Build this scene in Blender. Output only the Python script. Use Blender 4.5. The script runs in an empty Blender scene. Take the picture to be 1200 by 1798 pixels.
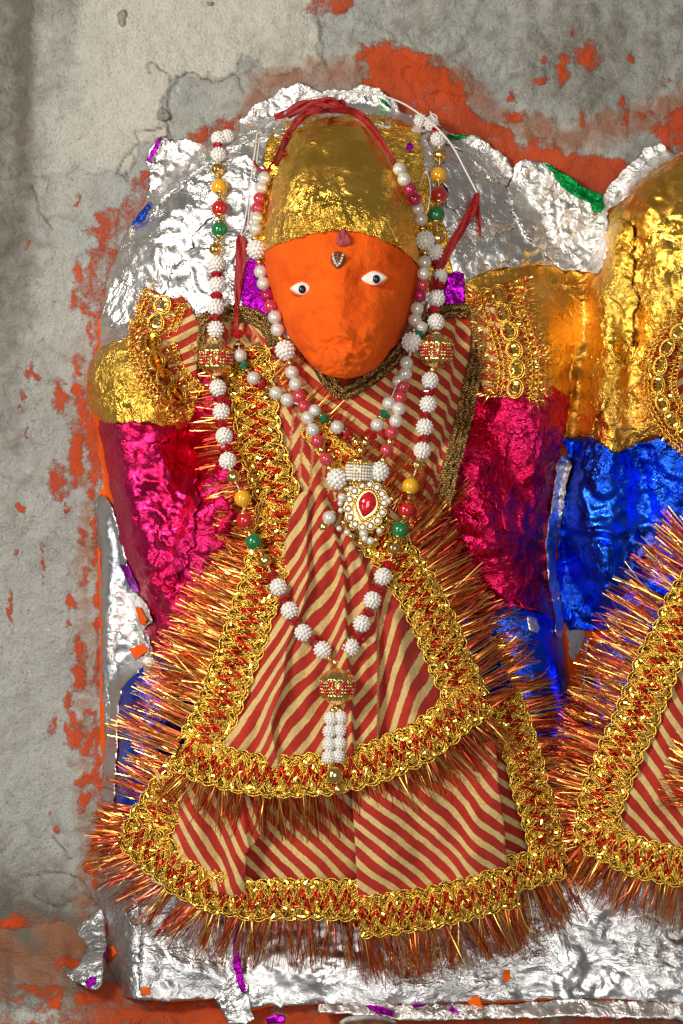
import bpy, bmesh, math, random
import numpy as np
from mathutils import Vector, Matrix, geometry

S = 0.0005          # metres per unit of the layout (the shrine is about 0.9 m tall)
CAMD = 4800.0       # camera distance from the wall, in layout units
sc = bpy.context.scene
COL = sc.collection
random.seed(7)
RNG = np.random.default_rng(7)

# ---------------------------------------------------------------- camera, world, lamps, exposure
cd = bpy.data.cameras.new('camera'); cam = bpy.data.objects.new('camera', cd); COL.objects.link(cam)
cam.location = (0, -CAMD*S, 0); cam.rotation_euler = (math.radians(90), 0, 0)
cd.sensor_fit = 'VERTICAL'; cd.sensor_height = 36.0; cd.lens = 36.0*CAMD/1798.0
cd.clip_start = 0.05; cd.clip_end = 50
sc.camera = cam
w = bpy.data.worlds.new('World'); sc.world = w; w.use_nodes = True
bg = w.node_tree.nodes['Background']; bg.inputs[0].default_value = (0.95, 0.9, 0.84, 1); bg.inputs[1].default_value = 0.16
def area(name, loc, target, size, power, col, sy=None):
    d = bpy.data.lights.new(name, 'AREA'); d.size = size; d.energy = power; d.color = col
    if sy: d.shape = 'RECTANGLE'; d.size_y = sy
    o = bpy.data.objects.new(name, d); COL.objects.link(o); o.location = loc
    o.rotation_euler = (Vector(target) - Vector(loc)).to_track_quat('-Z', 'Y').to_euler()
    return o
area('doorway_light', (-0.98, -1.25, 0.58), (-0.06, 0, -0.04), 0.34, 19, (1.0, 0.92, 0.80))
area('front_fill', (0.22, -2.9, 0.0), (-0.05, 0, -0.1), 1.1, 24, (1.0, 0.94, 0.86), 1.3)  # broad soft fill added in front, sized for wide highlights in the foil
area('side_sparkle', (-1.5, -1.6, -0.3), (0, 0, -0.1), 0.3, 5, (0.86, 0.92, 1.0), 0.8)  # small cool lamp added at the left for sparkle in the foil
sc.view_settings.view_transform = 'Standard'; sc.view_settings.look = 'None'
sc.view_settings.exposure = 0.12; sc.view_settings.gamma = 1.0

# ---------------------------------------------------------------- coordinates and noise
def P(x, y, d):
    k = (CAMD - d)/CAMD
    return ((x-600.0)*S*k, -d*S, -(y-899.0)*S*k)
def PA(x, y, d):
    x = np.asarray(x, float); y = np.asarray(y, float); d = np.asarray(d, float) + 0*x
    k = (CAMD - d)/CAMD
    return np.stack([(x-600.0)*S*k, -d*S, -(y-899.0)*S*k], -1)
def _h(ix, iy, seed):
    n = (ix.astype(np.int64)*374761393 + iy.astype(np.int64)*668265263 + seed*974634777) & 0xFFFFFFFF
    n = ((n ^ (n >> 13))*1274126177) & 0xFFFFFFFF
    return ((n ^ (n >> 16)) & 0xFFFF)/65535.0
def pn(x, y, seed=0):
    x = np.asarray(x, float); y = np.asarray(y, float)
    ix = np.floor(x); iy = np.floor(y); fx = x-ix; fy = y-iy
    u = fx*fx*fx*(fx*(fx*6-15)+10); v = fy*fy*fy*(fy*(fy*6-15)+10)
    def g(a, b):
        t = _h(ix+a, iy+b, seed)*2*np.pi
        return np.cos(t)*(fx-a) + np.sin(t)*(fy-b)
    return ((g(0,0)*(1-u)+g(1,0)*u)*(1-v) + (g(0,1)*(1-u)+g(1,1)*u)*v)*1.5
def fbm(x, y, sc_, oct=4, seed=0, gain=.5):
    r = 0*np.asarray(x, float); a = 1.0; f = 1.0/sc_
    for i in range(oct):
        r = r + a*pn(np.asarray(x)*f, np.asarray(y)*f, seed+i*17); a *= gain; f *= 2.03
    return r
def ridge(x, y, sc_, oct=3, seed=0):
    r = 0*np.asarray(x, float); a = 1.0; f = 1.0/sc_; tot = 0
    wx = fbm(x, y, sc_*1.3, 2, seed+5)*sc_*.7; wy = fbm(x, y, sc_*1.3, 2, seed+9)*sc_*.7
    for i in range(oct):
        r = r + a*(1-2.2*np.abs(pn((np.asarray(x)+wx)*f, (np.asarray(y)+wy)*f, seed+i*31))); tot += a; a *= .55; f *= 2.1
    return r/tot
def sstep(a, b, x):
    t = np.clip((np.asarray(x, float)-a)/(b-a), 0, 1); return t*t*(3-2*t)

# grid of layout units for relief height functions
GX0, GX1, GY0, GY1, GR = -260, 1500, -200, 2080, 4
gx, gy = np.meshgrid(np.arange(GX0, GX1+1, GR, dtype=float), np.arange(GY0, GY1+1, GR, dtype=float))
def sample(G, x, y):
    x = (np.clip(np.asarray(x, float), GX0, GX1-1)-GX0)/GR; y = (np.clip(np.asarray(y, float), GY0, GY1-1)-GY0)/GR
    i = np.floor(x).astype(int); j = np.floor(y).astype(int)
    i = np.clip(i, 0, G.shape[1]-2); j = np.clip(j, 0, G.shape[0]-2); fx = x-i; fy = y-j
    return (G[j,i]*(1-fx)+G[j,i+1]*fx)*(1-fy)+(G[j+1,i]*(1-fx)+G[j+1,i+1]*fx)*fy
def blur(G, r):
    for _ in range(2):
        for ax in (0, 1):
            pad = [(0,0),(0,0)]; pad[ax] = (r+1, r)
            c = np.cumsum(np.pad(G, pad, mode='edge'), axis=ax)
            n = G.shape[ax]
            hi = np.take(c, np.arange(2*r+1, 2*r+1+n), axis=ax); lo = np.take(c, np.arange(0, n), axis=ax)
            G = (hi-lo)/(2*r+1)
    return G
def cap(pts, k=1.0, X=None, Y=None):
    """dome over a chain of (x, y, radius, height)"""
    X = gx if X is None else X; Y = gy if Y is None else Y
    out = np.zeros_like(X)
    if len(pts) == 1: pts = pts*2
    for (x0,y0,r0,h0),(x1,y1,r1,h1) in zip(pts[:-1], pts[1:]):
        dx, dy = x1-x0, y1-y0; L = dx*dx+dy*dy+1e-9
        t = np.clip(((X-x0)*dx+(Y-y0)*dy)/L, 0, 1)
        d = np.hypot(X-x0-t*dx, Y-y0-t*dy); r = r0+(r1-r0)*t; h = h0+(h1-h0)*t
        out = np.maximum(out, h*np.sqrt(np.clip(1-(d/r)**2, 0, 1))**k)
    return out
def inpoly(px, py, poly):
    px = np.asarray(px); py = np.asarray(py); c = np.zeros(px.shape, bool)
    n = len(poly)
    for i in range(n):
        x0, y0 = poly[i]; x1, y1 = poly[i-1]
        if y0 == y1: continue
        m = ((y0 > py) != (y1 > py)) & (px < (x1-x0)*(py-y0)/(y1-y0)+x0)
        c ^= m
    return c
def pdist(X, Y, line):
    """distance to a polyline and arc position"""
    best = np.full(np.shape(X), 1e9); arc = np.zeros(np.shape(X)); acc = 0; side = np.zeros(np.shape(X))
    for (x0,y0),(x1,y1) in zip(line[:-1], line[1:]):
        dx, dy = x1-x0, y1-y0; L = math.hypot(dx, dy)+1e-9
        t = np.clip(((X-x0)*dx+(Y-y0)*dy)/L/L, 0, 1)
        d = np.hypot(X-x0-t*dx, Y-y0-t*dy); m = d < best
        best = np.where(m, d, best); arc = np.where(m, acc+t*L, arc)
        side = np.where(m, np.sign(dx*(Y-y0)-dy*(X-x0)), side); acc += L
    return best, arc, side
def spline(pts, step=3.0, closed=False):
    pts = [np.array(p, float) for p in pts]; n = len(pts); out = []
    segs = n if closed else n-1
    for i in range(segs):
        if closed: p0, p1, p2, p3 = pts[i-1], pts[i], pts[(i+1) % n], pts[(i+2) % n]
        else: p0, p1, p2, p3 = pts[max(i-1,0)], pts[i], pts[i+1], pts[min(i+2,n-1)]
        L = np.linalg.norm((p2-p1)[:2]); m = max(1, int(round(L/step)))
        for j in range(m):
            t = j/m
            out.append(.5*((2*p1)+(-p0+p2)*t+(2*p0-5*p1+4*p2-p3)*t*t+(-p0+3*p1-3*p2+p3)*t**3))
    if not closed: out.append(pts[-1])
    return np.array(out)

# ---------------------------------------------------------------- object helpers
def link(o, parent=None):
    COL.objects.link(o)
    if parent is not None:
        o.parent = parent
        base = parent; off = Vector((0,0,0))
        while base is not None: off += base.location; base = base.parent
        o.location = o.location - off
    return o
def tag(o, label=None, cat=None, group=None, kind=None):
    if label: o['label'] = label
    if cat: o['category'] = cat
    if group: o['group'] = group
    if kind: o['kind'] = kind
    return o
def thing(name, label, cat, xyz, group=None):
    o = bpy.data.objects.new(name, None); o.empty_display_size = .02; COL.objects.link(o); o.location = P(*xyz)
    return tag(o, label, cat, group)
def mesh(name, verts, faces, mats, parent=None, smooth=True, mi=None, kind=None, uv=None, attr=None):
    me = bpy.data.meshes.new(name)
    verts = np.asarray(verts, float)
    if isinstance(faces, np.ndarray):
        k = faces.shape[1]; nf = len(faces)
        me.vertices.add(len(verts)); me.vertices.foreach_set('co', verts.ravel())
        me.loops.add(nf*k); me.loops.foreach_set('vertex_index', faces.ravel().astype(np.int32))
        me.polygons.add(nf); me.polygons.foreach_set('loop_start', np.arange(nf, dtype=np.int32)*k)
        try: me.polygons.foreach_set('loop_total', np.full(nf, k, dtype=np.int32))
        except Exception: pass
        me.update(calc_edges=True)
    else:
        me.from_pydata([tuple(v) for v in verts], [], faces)
    for m in (mats if isinstance(mats, (list, tuple)) else [mats]): me.materials.append(m)
    if mi is not None: me.polygons.foreach_set('material_index', np.asarray(mi, dtype=np.int32))
    if smooth: me.polygons.foreach_set('use_smooth', np.ones(len(me.polygons), bool))
    if uv is not None:
        l = me.uv_layers.new(name='UVMap'); vi = np.empty(len(me.loops), dtype=np.int32); me.loops.foreach_get('vertex_index', vi)
        l.data.foreach_set('uv', np.asarray(uv, float)[vi].ravel())
    if attr:
        for k_, a in attr.items():
            t = me.attributes.new(k_, 'FLOAT', 'POINT'); t.data.foreach_set('value', np.asarray(a, np.float32))
    me.update()
    o = bpy.data.objects.new(name, me)
    link(o, parent)
    if kind: o['kind'] = kind
    return o

def outline(poly, step, jit=0.0, seed=0, smooth=False):
    """resampled outline; jit makes a torn edge"""
    if smooth: p = spline(poly, step, True)
    else:
        p = []
        n = len(poly)
        for i in range(n):
            a = np.array(poly[i], float); b = np.array(poly[(i+1) % n], float)
            m = max(1, int(round(np.linalg.norm(b-a)/step)))
            for j in range(m): p.append(a+(b-a)*j/m)
        p = np.array(p)
    if jit:
        t = np.arange(len(p))*step
        nx = np.roll(p[:,1],-1)-np.roll(p[:,1],1); ny = -(np.roll(p[:,0],-1)-np.roll(p[:,0],1))
        l = np.hypot(nx, ny)+1e-6
        j = jit*(fbm(p[:,0]+seed*91, p[:,1], 26, 3, seed)*1.5+RNG.uniform(-.25,.25,len(p)))
        p = p + np.stack([nx/l*j, ny/l*j], 1)
    return p
def patch(name, poly, mat, hf, parent=None, res=5.0, jit=0.0, skirt=6.0, smooth=False, uvf=None, seed=1, kind=None, mats=None, attr=None, mif=None):
    """sheet over an outline in layout units, raised by hf(x, y), with a rim folded back by `skirt`"""
    b = outline(poly, res, jit, seed, smooth)
    x0, y0 = b.min(0); x1, y1 = b.max(0)
    X, Y = np.meshgrid(np.arange(x0, x1, res), np.arange(y0, y1, res*.87))
    X = X + (np.arange(X.shape[0]) % 2)[:,None]*res*.5
    X = X+RNG.uniform(-.15,.15,X.shape)*res; Y = Y+RNG.uniform(-.15,.15,Y.shape)*res
    X = X.ravel(); Y = Y.ravel()
    m = inpoly(X, Y, b.tolist()); X = X[m]; Y = Y[m]
    # drop points too near the rim
    if len(X):
        keep = np.ones(len(X), bool)
        for i0 in range(0, len(X), 4000):
            dx = X[i0:i0+4000,None]-b[None,:,0]; dy = Y[i0:i0+4000,None]-b[None,:,1]
            keep[i0:i0+4000] = (dx*dx+dy*dy).min(1) > (res*.5)**2
        X = X[keep]; Y = Y[keep]
    co = [Vector(v) for v in b.tolist()] + [Vector((a, c)) for a, c in zip(X.tolist(), Y.tolist())]
    n = len(b)
    vs, es, fs, ov, oe, of = geometry.delaunay_2d_cdt(co, [], [list(range(n))], 1, 1e-4)
    V = np.array([(v.x, v.y) for v in vs])
    d = hf(V[:,0], V[:,1])
    W = PA(V[:,0], V[:,1], d)
    T = np.array([f for f in fs if len(f) == 3])
    # orient towards the camera
    A = V[T[:,0]]; B = V[T[:,1]]; C_ = V[T[:,2]]
    cr = (B[:,0]-A[:,0])*(C_[:,1]-A[:,1])-(B[:,1]-A[:,1])*(C_[:,0]-A[:,0])
    T[cr > 0] = T[cr > 0][:, ::-1]
    # rim
    cnt = {}
    for t in T.tolist():
        for a, c in ((t[0],t[1]),(t[1],t[2]),(t[2],t[0])): cnt[(a,c)] = 1
    be = [(a, c) for (a, c) in cnt if (c, a) not in cnt]
    idx = {}; extra = []; sk = skirt if callable(skirt) else (lambda x, y, dd: dd-skirt)
    F = T.tolist()
    for a, c in be:
        for q in (a, c):
            if q not in idx:
                idx[q] = len(V)+len(extra); extra.append((V[q,0], V[q,1], float(sk(V[q,0], V[q,1], d[q]))))
        F.append([c, a, idx[a]]); F.append([c, idx[a], idx[c]])
    if extra:
        E = np.array(extra); W = np.concatenate([W, PA(E[:,0], E[:,1], E[:,2])]); VV = np.concatenate([V, E[:,:2]])
    else: VV = V
    uv = uvf(VV[:,0], VV[:,1]) if uvf else None
    at = {k: f(VV[:,0], VV[:,1]) for k, f in attr.items()} if attr else None
    F = np.array(F)
    mi = None
    if mif is not None:
        c = VV[F].mean(1); mi = mif(c[:,0], c[:,1])
    return mesh(name, W, F, mats or mat, parent, True, mi, kind, uv, at)

def tubes(name, paths, mats, parent=None, sides=5, kind='stuff', closed=False, idx=None, smooth=True):
    """paths: list of (Nx3 world points, radius or radii, material index)"""
    V = []; F = []; MI = []; base = 0
    for pts, r, mi_ in paths:
        pts = np.asarray(pts, float); n = len(pts); r = np.broadcast_to(r, (n,))
        t = np.gradient(pts, axis=0); t /= np.linalg.norm(t, axis=1, keepdims=True)+1e-12
        ref = np.where(np.abs(t[:,1:2]) < .8, np.array([[0,1.,0]]), np.array([[1.,0,0]]))
        u = np.cross(t, ref); u /= np.linalg.norm(u, axis=1, keepdims=True)+1e-12; v = np.cross(t, u)
        a = np.arange(sides)*2*np.pi/sides
        ring = pts[:,None,:]+r[:,None,None]*(np.cos(a)[None,:,None]*u[:,None,:]+np.sin(a)[None,:,None]*v[:,None,:])
        V.append(ring.reshape(-1,3))
        i = np.arange(n-1)[:,None]*sides; j = np.arange(sides)[None,:]; j2 = (j+1) % sides
        q = np.stack([i+j, i+j2, i+sides+j2, i+sides+j], -1).reshape(-1,4)+base
        F.append(q); MI.append(np.full(len(q), mi_)); base += n*sides
    V = np.concatenate(V); F = np.concatenate(F); MI = np.concatenate(MI)
    return mesh(name, V, F, mats, parent, smooth, MI, kind)

# ---------------------------------------------------------------- materials
def nodes(name):
    m = bpy.data.materials.new(name); m.use_nodes = True; nt = m.node_tree
    return m, nt, nt.nodes['Principled BSDF']
def N(nt, t, **kw):
    n = nt.nodes.new(t)
    for k, v in kw.items():
        if k in n.inputs: n.inputs[k].default_value = v
        else: setattr(n, k, v)
    return n
def L(nt, a, b): nt.links.new(a, b)
def math_(nt, op, a, b=None, c=None, clamp=False):
    n = nt.nodes.new('ShaderNodeMath'); n.operation = op; n.use_clamp = clamp
    for i, v in enumerate((a, b, c)):
        if v is None: continue
        if isinstance(v, (int, float)): n.inputs[i].default_value = v
        else: nt.links.new(v, n.inputs[i])
    return n.outputs[0]
def mix(nt, f, a, b):
    n = nt.nodes.new('ShaderNodeMix'); n.data_type = 'RGBA'
    for s, v in ((n.inputs[0], f), (n.inputs[6], a), (n.inputs[7], b)):
        if isinstance(v, (int, float)): s.default_value = v
        elif isinstance(v, tuple): s.default_value = (*v, 1)
        else: nt.links.new(v, s)
    return n.outputs[2]
def ramp(nt, f, pts, interp='LINEAR'):
    n = nt.nodes.new('ShaderNodeValToRGB'); n.color_ramp.interpolation = interp; e = n.color_ramp.elements
    while len(e) < len(pts): e.new(.5)
    for i, (p, c) in enumerate(pts):
        e[i].position = p; e[i].color = (*c, 1) if isinstance(c, tuple) else (c, c, c, 1)
    nt.links.new(f, n.inputs[0]); return n.outputs[0]
def noise(nt, vec, scale, detail=4, rough=.55, dist=0.0):
    n = N(nt, 'ShaderNodeTexNoise', Scale=scale, Detail=detail, Roughness=rough, Distortion=dist); nt.links.new(vec, n.inputs['Vector']); return n
def voro(nt, vec, scale, feature='F1', rand=1.0):
    n = N(nt, 'ShaderNodeTexVoronoi', Scale=scale, Randomness=rand); n.feature = feature; nt.links.new(vec, n.inputs['Vector']); return n
def bump(nt, h, dist, strength=1.0, prev=None):
    n = N(nt, 'ShaderNodeBump', Distance=dist, Strength=strength); nt.links.new(h, n.inputs['Height'])
    if prev is not None: nt.links.new(prev, n.inputs['Normal'])
    return n.outputs[0]
def pos(nt): return nt.nodes.new('ShaderNodeNewGeometry').outputs['Position']
def vscale(nt, v, s):
    n = nt.nodes.new('ShaderNodeVectorMath'); n.operation = 'MULTIPLY'; nt.links.new(v, n.inputs[0]); n.inputs[1].default_value = s; return n.outputs[0]
def vadd(nt, a, b):
    n = nt.nodes.new('ShaderNodeVectorMath'); n.operation = 'ADD'; nt.links.new(a, n.inputs[0]); nt.links.new(b, n.inputs[1]); return n.outputs[0]
def centred(nt, col, k):
    n = nt.nodes.new('ShaderNodeVectorMath'); n.operation = 'MULTIPLY_ADD'; nt.links.new(col, n.inputs[0])
    n.inputs[1].default_value = (k,k,k); n.inputs[2].default_value = (-k/2,-k/2,-k/2); return n.outputs[0]

ORANGE = (0.80, 0.105, 0.006)
def foil(name, c1, c2, rough=.24, crease=1.0, facet=.3, scale=1.0, wear=0.0, wearcol=ORANGE, stretch=(1,1,1), fine=1.0):
    """crinkled metal leaf: sharp creases, small facets, worn spots"""
    m, nt, b = nodes(name)
    p = vscale(nt, pos(nt), stretch)
    wn = noise(nt, p, 26*scale, 3, .6); wp = vadd(nt, p, centred(nt, wn.outputs['Color'], .022/scale))
    v1 = voro(nt, wp, 48*scale); v2 = voro(nt, wp, 125*scale); v3 = voro(nt, wp, 330*scale)
    n1 = noise(nt, wp, 34*scale, 5, .55, .9)
    rd = math_(nt, 'ABSOLUTE', math_(nt, 'SUBTRACT', n1.outputs['Fac'], .5))
    n2 = noise(nt, wp, 110*scale, 4, .6, 1.6)
    rd2 = math_(nt, 'ABSOLUTE', math_(nt, 'SUBTRACT', n2.outputs['Fac'], .5))
    h = math_(nt, 'MULTIPLY', rd, -2.2)
    h = math_(nt, 'ADD', h, math_(nt, 'MULTIPLY', rd2, -.9*fine))
    h = math_(nt, 'ADD', h, math_(nt, 'MULTIPLY', v1.outputs['Distance'], .55))
    h = math_(nt, 'ADD', h, math_(nt, 'MULTIPLY', v2.outputs['Distance'], .25*fine))
    h = math_(nt, 'ADD', h, math_(nt, 'MULTIPLY', v3.outputs['Distance'], .09*fine))
    # where the sheet is smoothed down the creases fade
    sm = noise(nt, p, 9, 2, .5)
    smf = ramp(nt, sm.outputs['Fac'], [(.38, .16), (.62, 1.0)])
    h = math_(nt, 'MULTIPLY', h, smf)
    g = nt.nodes.new('ShaderNodeNewGeometry').outputs['Normal']
    fac = vadd(nt, centred(nt, v1.outputs['Color'], facet*.6), centred(nt, v2.outputs['Color'], facet*.7))
    nb = bump(nt, h, .0046/scale*crease, 1.0)
    nn = nt.nodes.new('ShaderNodeVectorMath'); nn.operation = 'NORMALIZE'; L(nt, vadd(nt, nb, fac), nn.inputs[0])
    L(nt, nn.outputs[0], b.inputs['Normal'])
    cn = noise(nt, p, 14, 4, .6)
    col = mix(nt, ramp(nt, cn.outputs['Fac'], [(.35, 0.0), (.65, 1.0)]), c1, c2)
    rn = noise(nt, p, 40, 3, .6)
    rr = ramp(nt, rn.outputs['Fac'], [(.3, max(.05, rough-.09)), (.7, rough+.14)])
    L(nt, rr, b.inputs['Roughness'])
    b.inputs['Metallic'].default_value = 1.0
    if wear > 0:
        a = noise(nt, vadd(nt, p, centred(nt, wn.outputs['Color'], .01)), 32, 5, .62)
        f = ramp(nt, a.outputs['Fac'], [(1-wear-.02, 0.0), (1-wear+.02, 1.0)])
        col = mix(nt, f, col, wearcol)
        L(nt, math_(nt, 'SUBTRACT', 1.0, f), b.inputs['Metallic'])
    L(nt, col, b.inputs['Base Color'])
    return m
def simple(name, col, rough=.4, metal=0.0, trans=0.0, coat=0.0, ior=1.5, var=0.0, bumpd=0.0, bscale=200, spec=None, sss=0.0):
    m, nt, b = nodes(name)
    b.inputs['Roughness'].default_value = rough; b.inputs['Metallic'].default_value = metal
    b.inputs['Transmission Weight'].default_value = trans; b.inputs['Coat Weight'].default_value = coat; b.inputs['IOR'].default_value = ior
    b.inputs['Coat Roughness'].default_value = .06
    if sss: b.inputs['Subsurface Weight'].default_value = sss; b.inputs['Subsurface Scale'].default_value = .004
    if var or bumpd:
        n = noise(nt, pos(nt), bscale, 4, .6)
        if var:
            lo = tuple(c*(1-var) for c in col); hi = tuple(min(1, c*(1+var)) for c in col)
            L(nt, mix(nt, ramp(nt, n.outputs['Fac'], [(.3,0.0),(.7,1.0)]), lo, hi), b.inputs['Base Color'])
        else: b.inputs['Base Color'].default_value = (*col, 1)
        if bumpd: L(nt, bump(nt, n.outputs['Fac'], bumpd), b.inputs['Normal'])
    else: b.inputs['Base Color'].default_value = (*col, 1)
    return m

M = {}
M['silver'] = foil('silver_foil', (.82,.82,.81), (.72,.72,.72), .31, .66, .12, .62, .28, fine=.6)
M['silver_wall'] = foil('silver_foil_thin', (.88,.87,.85), (.82,.80,.78), .32, 1.0, .16, .95, .31, fine=.6)
M['silver_base'] = foil('silver_foil_pedestal', (.64,.65,.67), (.54,.55,.57), .32, .60, .10, .75, .27, stretch=(.8,1,1.1), fine=.8)
M['gold'] = foil('gold_foil', (.95,.60,.11), (.86,.47,.05), .22, 1.0, .22, 1.0, .26)
M['gold_crown'] = foil('gold_foil_crown', (.96,.56,.10), (.82,.44,.06), .27, .7, .12, .75, 0)
M['gold_dull'] = foil('gold_foil_orange', (.94,.54,.10), (.88,.42,.05), .28, .75, .16, .7, .30)
M['magenta'] = foil('magenta_foil', (.80,.022,.17), (.62,.008,.06), .28, 1.0, .14, .75, .24, fine=.8)
M['blue'] = foil('blue_foil', (.02,.15,1.0), (.010,.07,.80), .26, .85, .18, .65, .25, fine=.6)
M['purple'] = foil('purple_foil', (.50,.01,.55), (.38,.004,.42), .2, .8, .25, 1.3)
M['green'] = foil('green_foil', (.01,.38,.09), (.006,.22,.05), .2, .8, .25, 1.3)

def paint_mat(name, stretch=1.0):
    m, nt, b = nodes(name); p = pos(nt)
    a = noise(nt, p, 22, 5, .6); c = noise(nt, p, 120, 5, .65); d = noise(nt, p, 600, 3, .7)
    col = mix(nt, ramp(nt, a.outputs['Fac'], [(.3,0.0),(.7,1.0)]), (.80,.088,.004), (.95,.145,.008))
    col = mix(nt, ramp(nt, c.outputs['Fac'], [(.60,0.0),(.80,.4)]), col, (.60,.045,.004))
    L(nt, col, b.inputs['Base Color']); b.inputs['Roughness'].default_value = .85
    b.inputs['Specular IOR Level'].default_value = .18
    h = math_(nt, 'ADD', math_(nt, 'MULTIPLY', c.outputs['Fac'], .8), math_(nt, 'MULTIPLY', d.outputs['Fac'], .5))
    L(nt, bump(nt, h, .0024), b.inputs['Normal'])
    return m
M['paint'] = paint_mat('orange_paint')

def wall_mat():
    m, nt, b = nodes('limewashed_plaster'); p = pos(nt)
    at = lambda k: N(nt, 'ShaderNodeAttribute', attribute_name=k).outputs['Fac']
    n1 = noise(nt, p, 10, 6, .62); n2 = noise(nt, p, 60, 6, .68, .4); n3 = noise(nt, p, 420, 4, .75); n4 = noise(nt, vscale(nt, p, (1,1,.16)), 40, 5, .6)
    base = mix(nt, ramp(nt, n1.outputs['Fac'], [(.33,0.0),(.66,1.0)]), (.47,.475,.43), (.38,.395,.38))
    base = mix(nt, ramp(nt, n2.outputs['Fac'], [(.48,0.0),(.66,.55)]), base, (.30,.275,.235))
    base = mix(nt, ramp(nt, n3.outputs['Fac'], [(.54,0.0),(.68,.75)]), base, (.20,.185,.16)); n5 = noise(nt, p, 170, 4, .7); base = mix(nt, ramp(nt, n5.outputs['Fac'], [(.60,0.0),(.72,.6)]), base, (.68,.66,.61)); base = mix(nt, ramp(nt, n5.outputs['Fac'], [(.30,.7),(.40,0.0)]), base, (.17,.155,.13))
    base = mix(nt, ramp(nt, n4.outputs['Fac'], [(.52,0.0),(.75,.5)]), base, (.25,.245,.235))
    base = mix(nt, math_(nt, 'MULTIPLY', at('lime_lit'), .75), base, mix(nt, ramp(nt, n3.outputs['Fac'], [(.5,0.0),(.72,.8)]), (.66,.63,.55), (.36,.33,.27)))  # pale lime coat, brightened further to paint in stronger light near the top
    # dirt, plus shade painted into the upper right, from the attribute
    d = math_(nt, 'ADD', at('dirt_shade'), math_(nt, 'MULTIPLY', math_(nt, 'SUBTRACT', n2.outputs['Fac'], .5), .9))
    base = mix(nt, ramp(nt, d, [(.2,0.0),(.9,.9)]), base, (.115,.10,.075))
    base = mix(nt, at('crack'), base, (.09,.07,.05))
    # faint rusty stain
    s = math_(nt, 'ADD', at('stain'), math_(nt, 'MULTIPLY', math_(nt, 'SUBTRACT', n2.outputs['Fac'], .5), 1.3))
    base = mix(nt, ramp(nt, s, [(.35,0.0),(.8,.75)]), base, (.33,.13,.065))
    # orange paint, ragged edge, worn by grain
    e = math_(nt, 'ADD', at('paint'), math_(nt, 'MULTIPLY', math_(nt, 'SUBTRACT', n2.outputs['Fac'], .5), 1.1))
    e = math_(nt, 'ADD', e, math_(nt, 'MULTIPLY', math_(nt, 'SUBTRACT', n3.outputs['Fac'], .5), .9))
    e = math_(nt, 'ADD', e, math_(nt, 'MULTIPLY', math_(nt, 'SUBTRACT', n4.outputs['Fac'], .5), 1.3)); f = ramp(nt, e, [(.36,0.0),(.52,.45),(.70,.95)])
    oc = mix(nt, ramp(nt, n1.outputs['Fac'], [(.4,0.0),(.65,1.0)]), (.62,.072,.007), (.40,.05,.010))
    col = mix(nt, f, base, oc)
    L(nt, col, b.inputs['Base Color'])
    b.inputs['Roughness'].default_value = .72; b.inputs['Specular IOR Level'].default_value = .25
    h = math_(nt, 'ADD', math_(nt, 'MULTIPLY', n2.outputs['Fac'], 1.0), math_(nt, 'MULTIPLY', n3.outputs['Fac'], .32))
    h = math_(nt, 'ADD', h, math_(nt, 'MULTIPLY', f, .15))
    L(nt, bump(nt, h, .0058), b.inputs['Normal'])
    return m
M['wall'] = wall_mat()
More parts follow.
